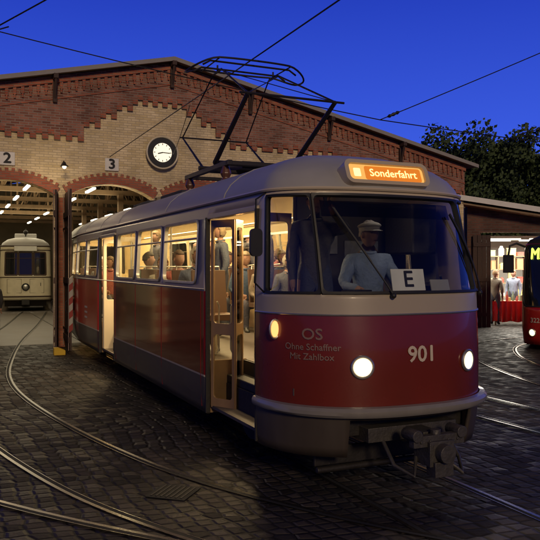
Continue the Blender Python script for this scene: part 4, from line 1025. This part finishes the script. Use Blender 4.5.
for i in range(12):
    x = -.75+i*.125; hh = random.uniform(.6, 1.5); mb = MB()
    if i % 3 == 1: mb.box((0, 0, .08*hh), (.10, .14, .16*hh)); nmx, lb = 'gift_box', 'small painted box standing on the market table'
    else: mb.tube([(0, 0, 0), (0, 0, .12*hh), (0, 0, .17*hh), (0, 0, .24*hh)], [.045, .045, .02, .018], 0, 12); nmx, lb = 'bottle', 'small bottle standing on the market table'
    o = mb.build(nmx, None, cm[random.randrange(6)], smooth=nmx == 'bottle', label=lb, cat='box' if nmx == 'gift_box' else 'bottle', loc=(8.15+x, 23.6-random.uniform(-.1, .25), .785)); o['group'] = 'goods on the market table'
# ================================================================= TREES
def tree(loc, H, R, seed, label):
    rnd = random.Random(seed)
    e = empty('tree', loc, 0, label, 'tree')
    mb = MB(); mb.tube([(0, 0, 0), (.1, 0, H*.2), (.0, .1, H*.4), (.15, 0, H*.62), (.1, .1, H*.85)], [.32, .26, .2, .13, .04], 0, 10)
    tips = []
    for i in range(16):
        a = rnd.uniform(0, 6.28); z0 = rnd.uniform(.25, .7)*H; l = rnd.uniform(.5, 1)*R
        p1 = Vector((math.cos(a)*l*.5, math.sin(a)*l*.5, z0+l*.35)); p2 = Vector((math.cos(a)*l, math.sin(a)*l, z0+l*rnd.uniform(.4, .9)))
        mb.tube([(0, 0, z0), p1, p2], [.1, .06, .02], 0, 6); tips += [p1, p2, (p1+p2)/2]
    mb.build('trunk', e, M['bark'], smooth=True)
    mb = MB(); vs = []; fs = []
    for i in range(44): 
        a = rnd.uniform(0, 6.28); rr2 = R*math.sqrt(rnd.random())*.9; tips.append(Vector((math.cos(a)*rr2, math.sin(a)*rr2, H*rnd.uniform(.42, .97)-rr2*.25)))
    for t in tips:
        cr_ = rnd.uniform(.55, 1.15)*R*.34
        for q in range(260):
            d = Vector((rnd.gauss(0, 1), rnd.gauss(0, 1), rnd.gauss(0, .75))); d = d.normalized()*cr_*rnd.random()**.4
            c = t+d; n = Vector((rnd.gauss(0, 1), rnd.gauss(0, 1), rnd.gauss(0, 1))).normalized(); u = n.orthogonal().normalized(); v = n.cross(u); s = rnd.uniform(.09, .19)
            b = len(vs); vs += [c-u*s, c+v*s*.6, c+u*s, c-v*s*.6]; fs.append((b, b+1, b+2, b+3))
    mb.add(vs, fs); mb.build('crown', e, M['leaf'])
tree((13.2, 46, 0), 10.6, 3.8, 3, 'dark leafy broad tree behind the depot roof')
tree((18.6, 47, 0), 9.8, 3.6, 5, 'dark leafy tree behind the market shed')
tree((15.9, 52, 0), 10.2, 3.9, 9, 'leafy tree between two others behind the roofs')
tree((23.5, 49, 0), 10, 3.5, 11, 'leafy tree beyond the market shed')

# ================================================================= WIRES
def wire(p, q, label, r=.009, sag=.05, ins=None):
    p = Vector(p); q = Vector(q); mb = MB(); n = 12
    mb.tube([p+(q-p)*i/n-Vector((0, 0, sag*4*(i/n)*(1-i/n))) for i in range(n+1)], r, n=6)
    o = mb.build('overhead_wire', None, M['rubber'], smooth=True, label=label, cat='wire')
    if ins is not None:
        c = p+(q-p)*ins-Vector((0, 0, sag*4*ins*(1-ins))); d = (q-p).normalized(); mb = MB()
        mb.tube([c-d*.11, c-d*.07, c-d*.04, c, c+d*.04, c+d*.07, c+d*.11], [.012, .032, .02, .032, .02, .032, .012], n=10); mb.build('insulator', o, M['rubber'], smooth=True)
    return o
a1 = tl(0, 11.65); a2 = tl(0, -9)
wire((a1[0], a1[1], 4.60), (a2[0], a2[1], 4.66), 'contact wire above the track from gable to yard', sag=.0, r=.009)
J0 = (1.85, 12, 4.39)
wire((-5.6, 11, 5.92), J0, 'span wire crossing above the tram roof', sag=.06)
wire(J0, (7.26, 14, 4.15), 'span wire running on above the setts', sag=.03)
wire((6.4, 12, 6.32), J0, 'rising guy wire meeting the span wires', sag=.02, ins=.95)
wire((-3.9, 9, 4.70), (-2.0, 8, 5.2), 'contact wire high over the curved track', sag=0, ins=.12)
wire((-3.3, 9, 4.95), (-9, 14, 5.6), 'pull-off wire of the curved track', sag=.02)
wire((4.2, 12, 4.15), (5.6, 12.5, 4.55), 'short pull-off wire with insulator', sag=0, ins=.3)
wire((4.2, 12, 4.15), (5.6, 12.5, 4.0), 'contact wire over the yard curve', sag=0)
b1 = tl(1.6, 11.65); b2 = tl(.05, 5.5)
wire((b1[0], b1[1], 4.75), (b2[0], b2[1], 4.61), 'registration wire from gable to contact wire', sag=.05, r=.007)

# ================================================================= PEOPLE
person('person', tram, (.14, .14, .93), math.radians(-14), 'sit', (.16, .21, .30), (.03, .035, .06), (.25, .22, .2), 'driver in blue shirt and flat cap behind the windscreen', over={'wrL': (-.2, -.33, .74), 'paL': (-.19, -.41, .73), 'wrR': (.16, -.35, .74), 'paR': (.15, -.43, .73), 'elL': (-.27, -.1, .78), 'elR': (.26, -.1, .78)}, scale=1.05, cap=(.26, .25, .23), turn=.35)
person('person', tram, (-.50, .05, .9), math.radians(-20), 'stand', (.05, .045, .045), (.04, .045, .07), (.05, .035, .02), 'person in dark jacket standing beside the driver raising an arm', over={'elR': (.27, -.20, 1.40), 'wrR': (.14, -.28, 1.55), 'paR': (.10, -.28, 1.63)}, scale=.97)
sp_ = [(-.74, 2.8, (.06, .07, .11), (.4, .36, .3)), (-.74, 3.6, (.22, .05, .035), (.08, .05, .03)), (-.74, 4.4, (.25, .22, .17), (.2, .12, .06)), (-.74, 5.2, (.07, .1, .07), (.05, .04, .03)), (.74, 3.2, (.07, .07, .09), (.3, .25, .2)), (.74, 4.0, (.15, .12, .09), (.05, .04, .03)), (.74, 4.8, (.05, .08, .14), (.25, .2, .14)), (.74, 5.6, (.18, .16, .14), (.1, .07, .04)), (-.74, 8.1, (.22, .06, .05), (.1, .06, .03)), (-.74, 8.9, (.18, .18, .2), (.3, .3, .3)), (.74, 2.4, (.10, .06, .05), (.06, .04, .02))]
cn = ['navy', 'red', 'beige', 'green', 'black', 'brown', 'blue', 'grey', 'rust red', 'grey', 'dark brown']
for i, (x, y, s1, h1) in enumerate(sp_):
    person('person', tram, (x, y-.02, .86), random.uniform(-.08, .08), 'sit', s1, (.04, .04, .06), h1, 'passenger in '+cn[i]+' jacket sitting on a tram seat', female=i % 2 == 0, scale=random.uniform(.88, .97), turn=random.choice([-1.0, .8, -.5, 1.1, .3]))
person('person', tram, (.02, 2.35, .9), math.radians(-110), 'stand', (.035, .03, .03), (.03, .03, .04), (.05, .035, .02), 'passenger in black coat standing in the aisle near the door', scale=.96)
person('person', tram, (.20, 5.2, .9), math.radians(-60), 'stand', (.14, .07, .045), (.05, .05, .07), (.08, .05, .03), 'passenger in brown coat standing in the tram aisle', scale=.95)
person('person', tram, (.0, 3.9, .9), math.radians(-95), 'stand', (.06, .07, .10), (.05, .05, .07), (.25, .18, .1), 'passenger in navy coat standing in the tram aisle', scale=.92, female=True)
person('person', tram, (.1, 7.7, .9), math.radians(-80), 'stand', (.06, .06, .08), (.05, .05, .07), (.1, .06, .03), 'passenger in dark coat standing behind the middle door', scale=.95)
person('person', None, (7.35, 23.3, 0), math.radians(150), 'stand', (.16, .13, .10), (.05, .05, .07), (.2, .12, .06), 'visitor in brown jacket standing at the market opening', over={'elR': (.26, -.1, 1.18), 'wrR': (.14, -.3, 1.12), 'paR': (.12, -.38, 1.12)})
person('person', None, (7.85, 24.8, 0), math.radians(20), 'stand', (.14, .10, .08), (.04, .04, .05), (.08, .05, .03), 'stallholder in brown pullover standing behind the market table', over={'elL': (-.27, -.1, 1.16), 'wrL': (-.16, -.3, 1.08), 'paL': (-.14, -.38, 1.07)})
person('person', None, (8.5, 24.9, 0), math.radians(-30), 'stand', (.14, .16, .22), (.04, .04, .05), (.3, .2, .1), 'stallholder in blue pullover standing behind the market table', female=True)
person('person', None, (7.1, 25.4, 0), math.radians(60), 'stand', (.08, .09, .12), (.04, .04, .05), (.12, .08, .05), 'visitor in navy jacket browsing inside the shed', scale=.98)
person('person', None, (-6.85, 17.6, 0), math.radians(30), 'walk', (.03, .028, .028), (.03, .03, .04), (.5, .42, .3), 'fair haired visitor in dark jacket walking in the gateway', scale=.92, female=True)
print('done')
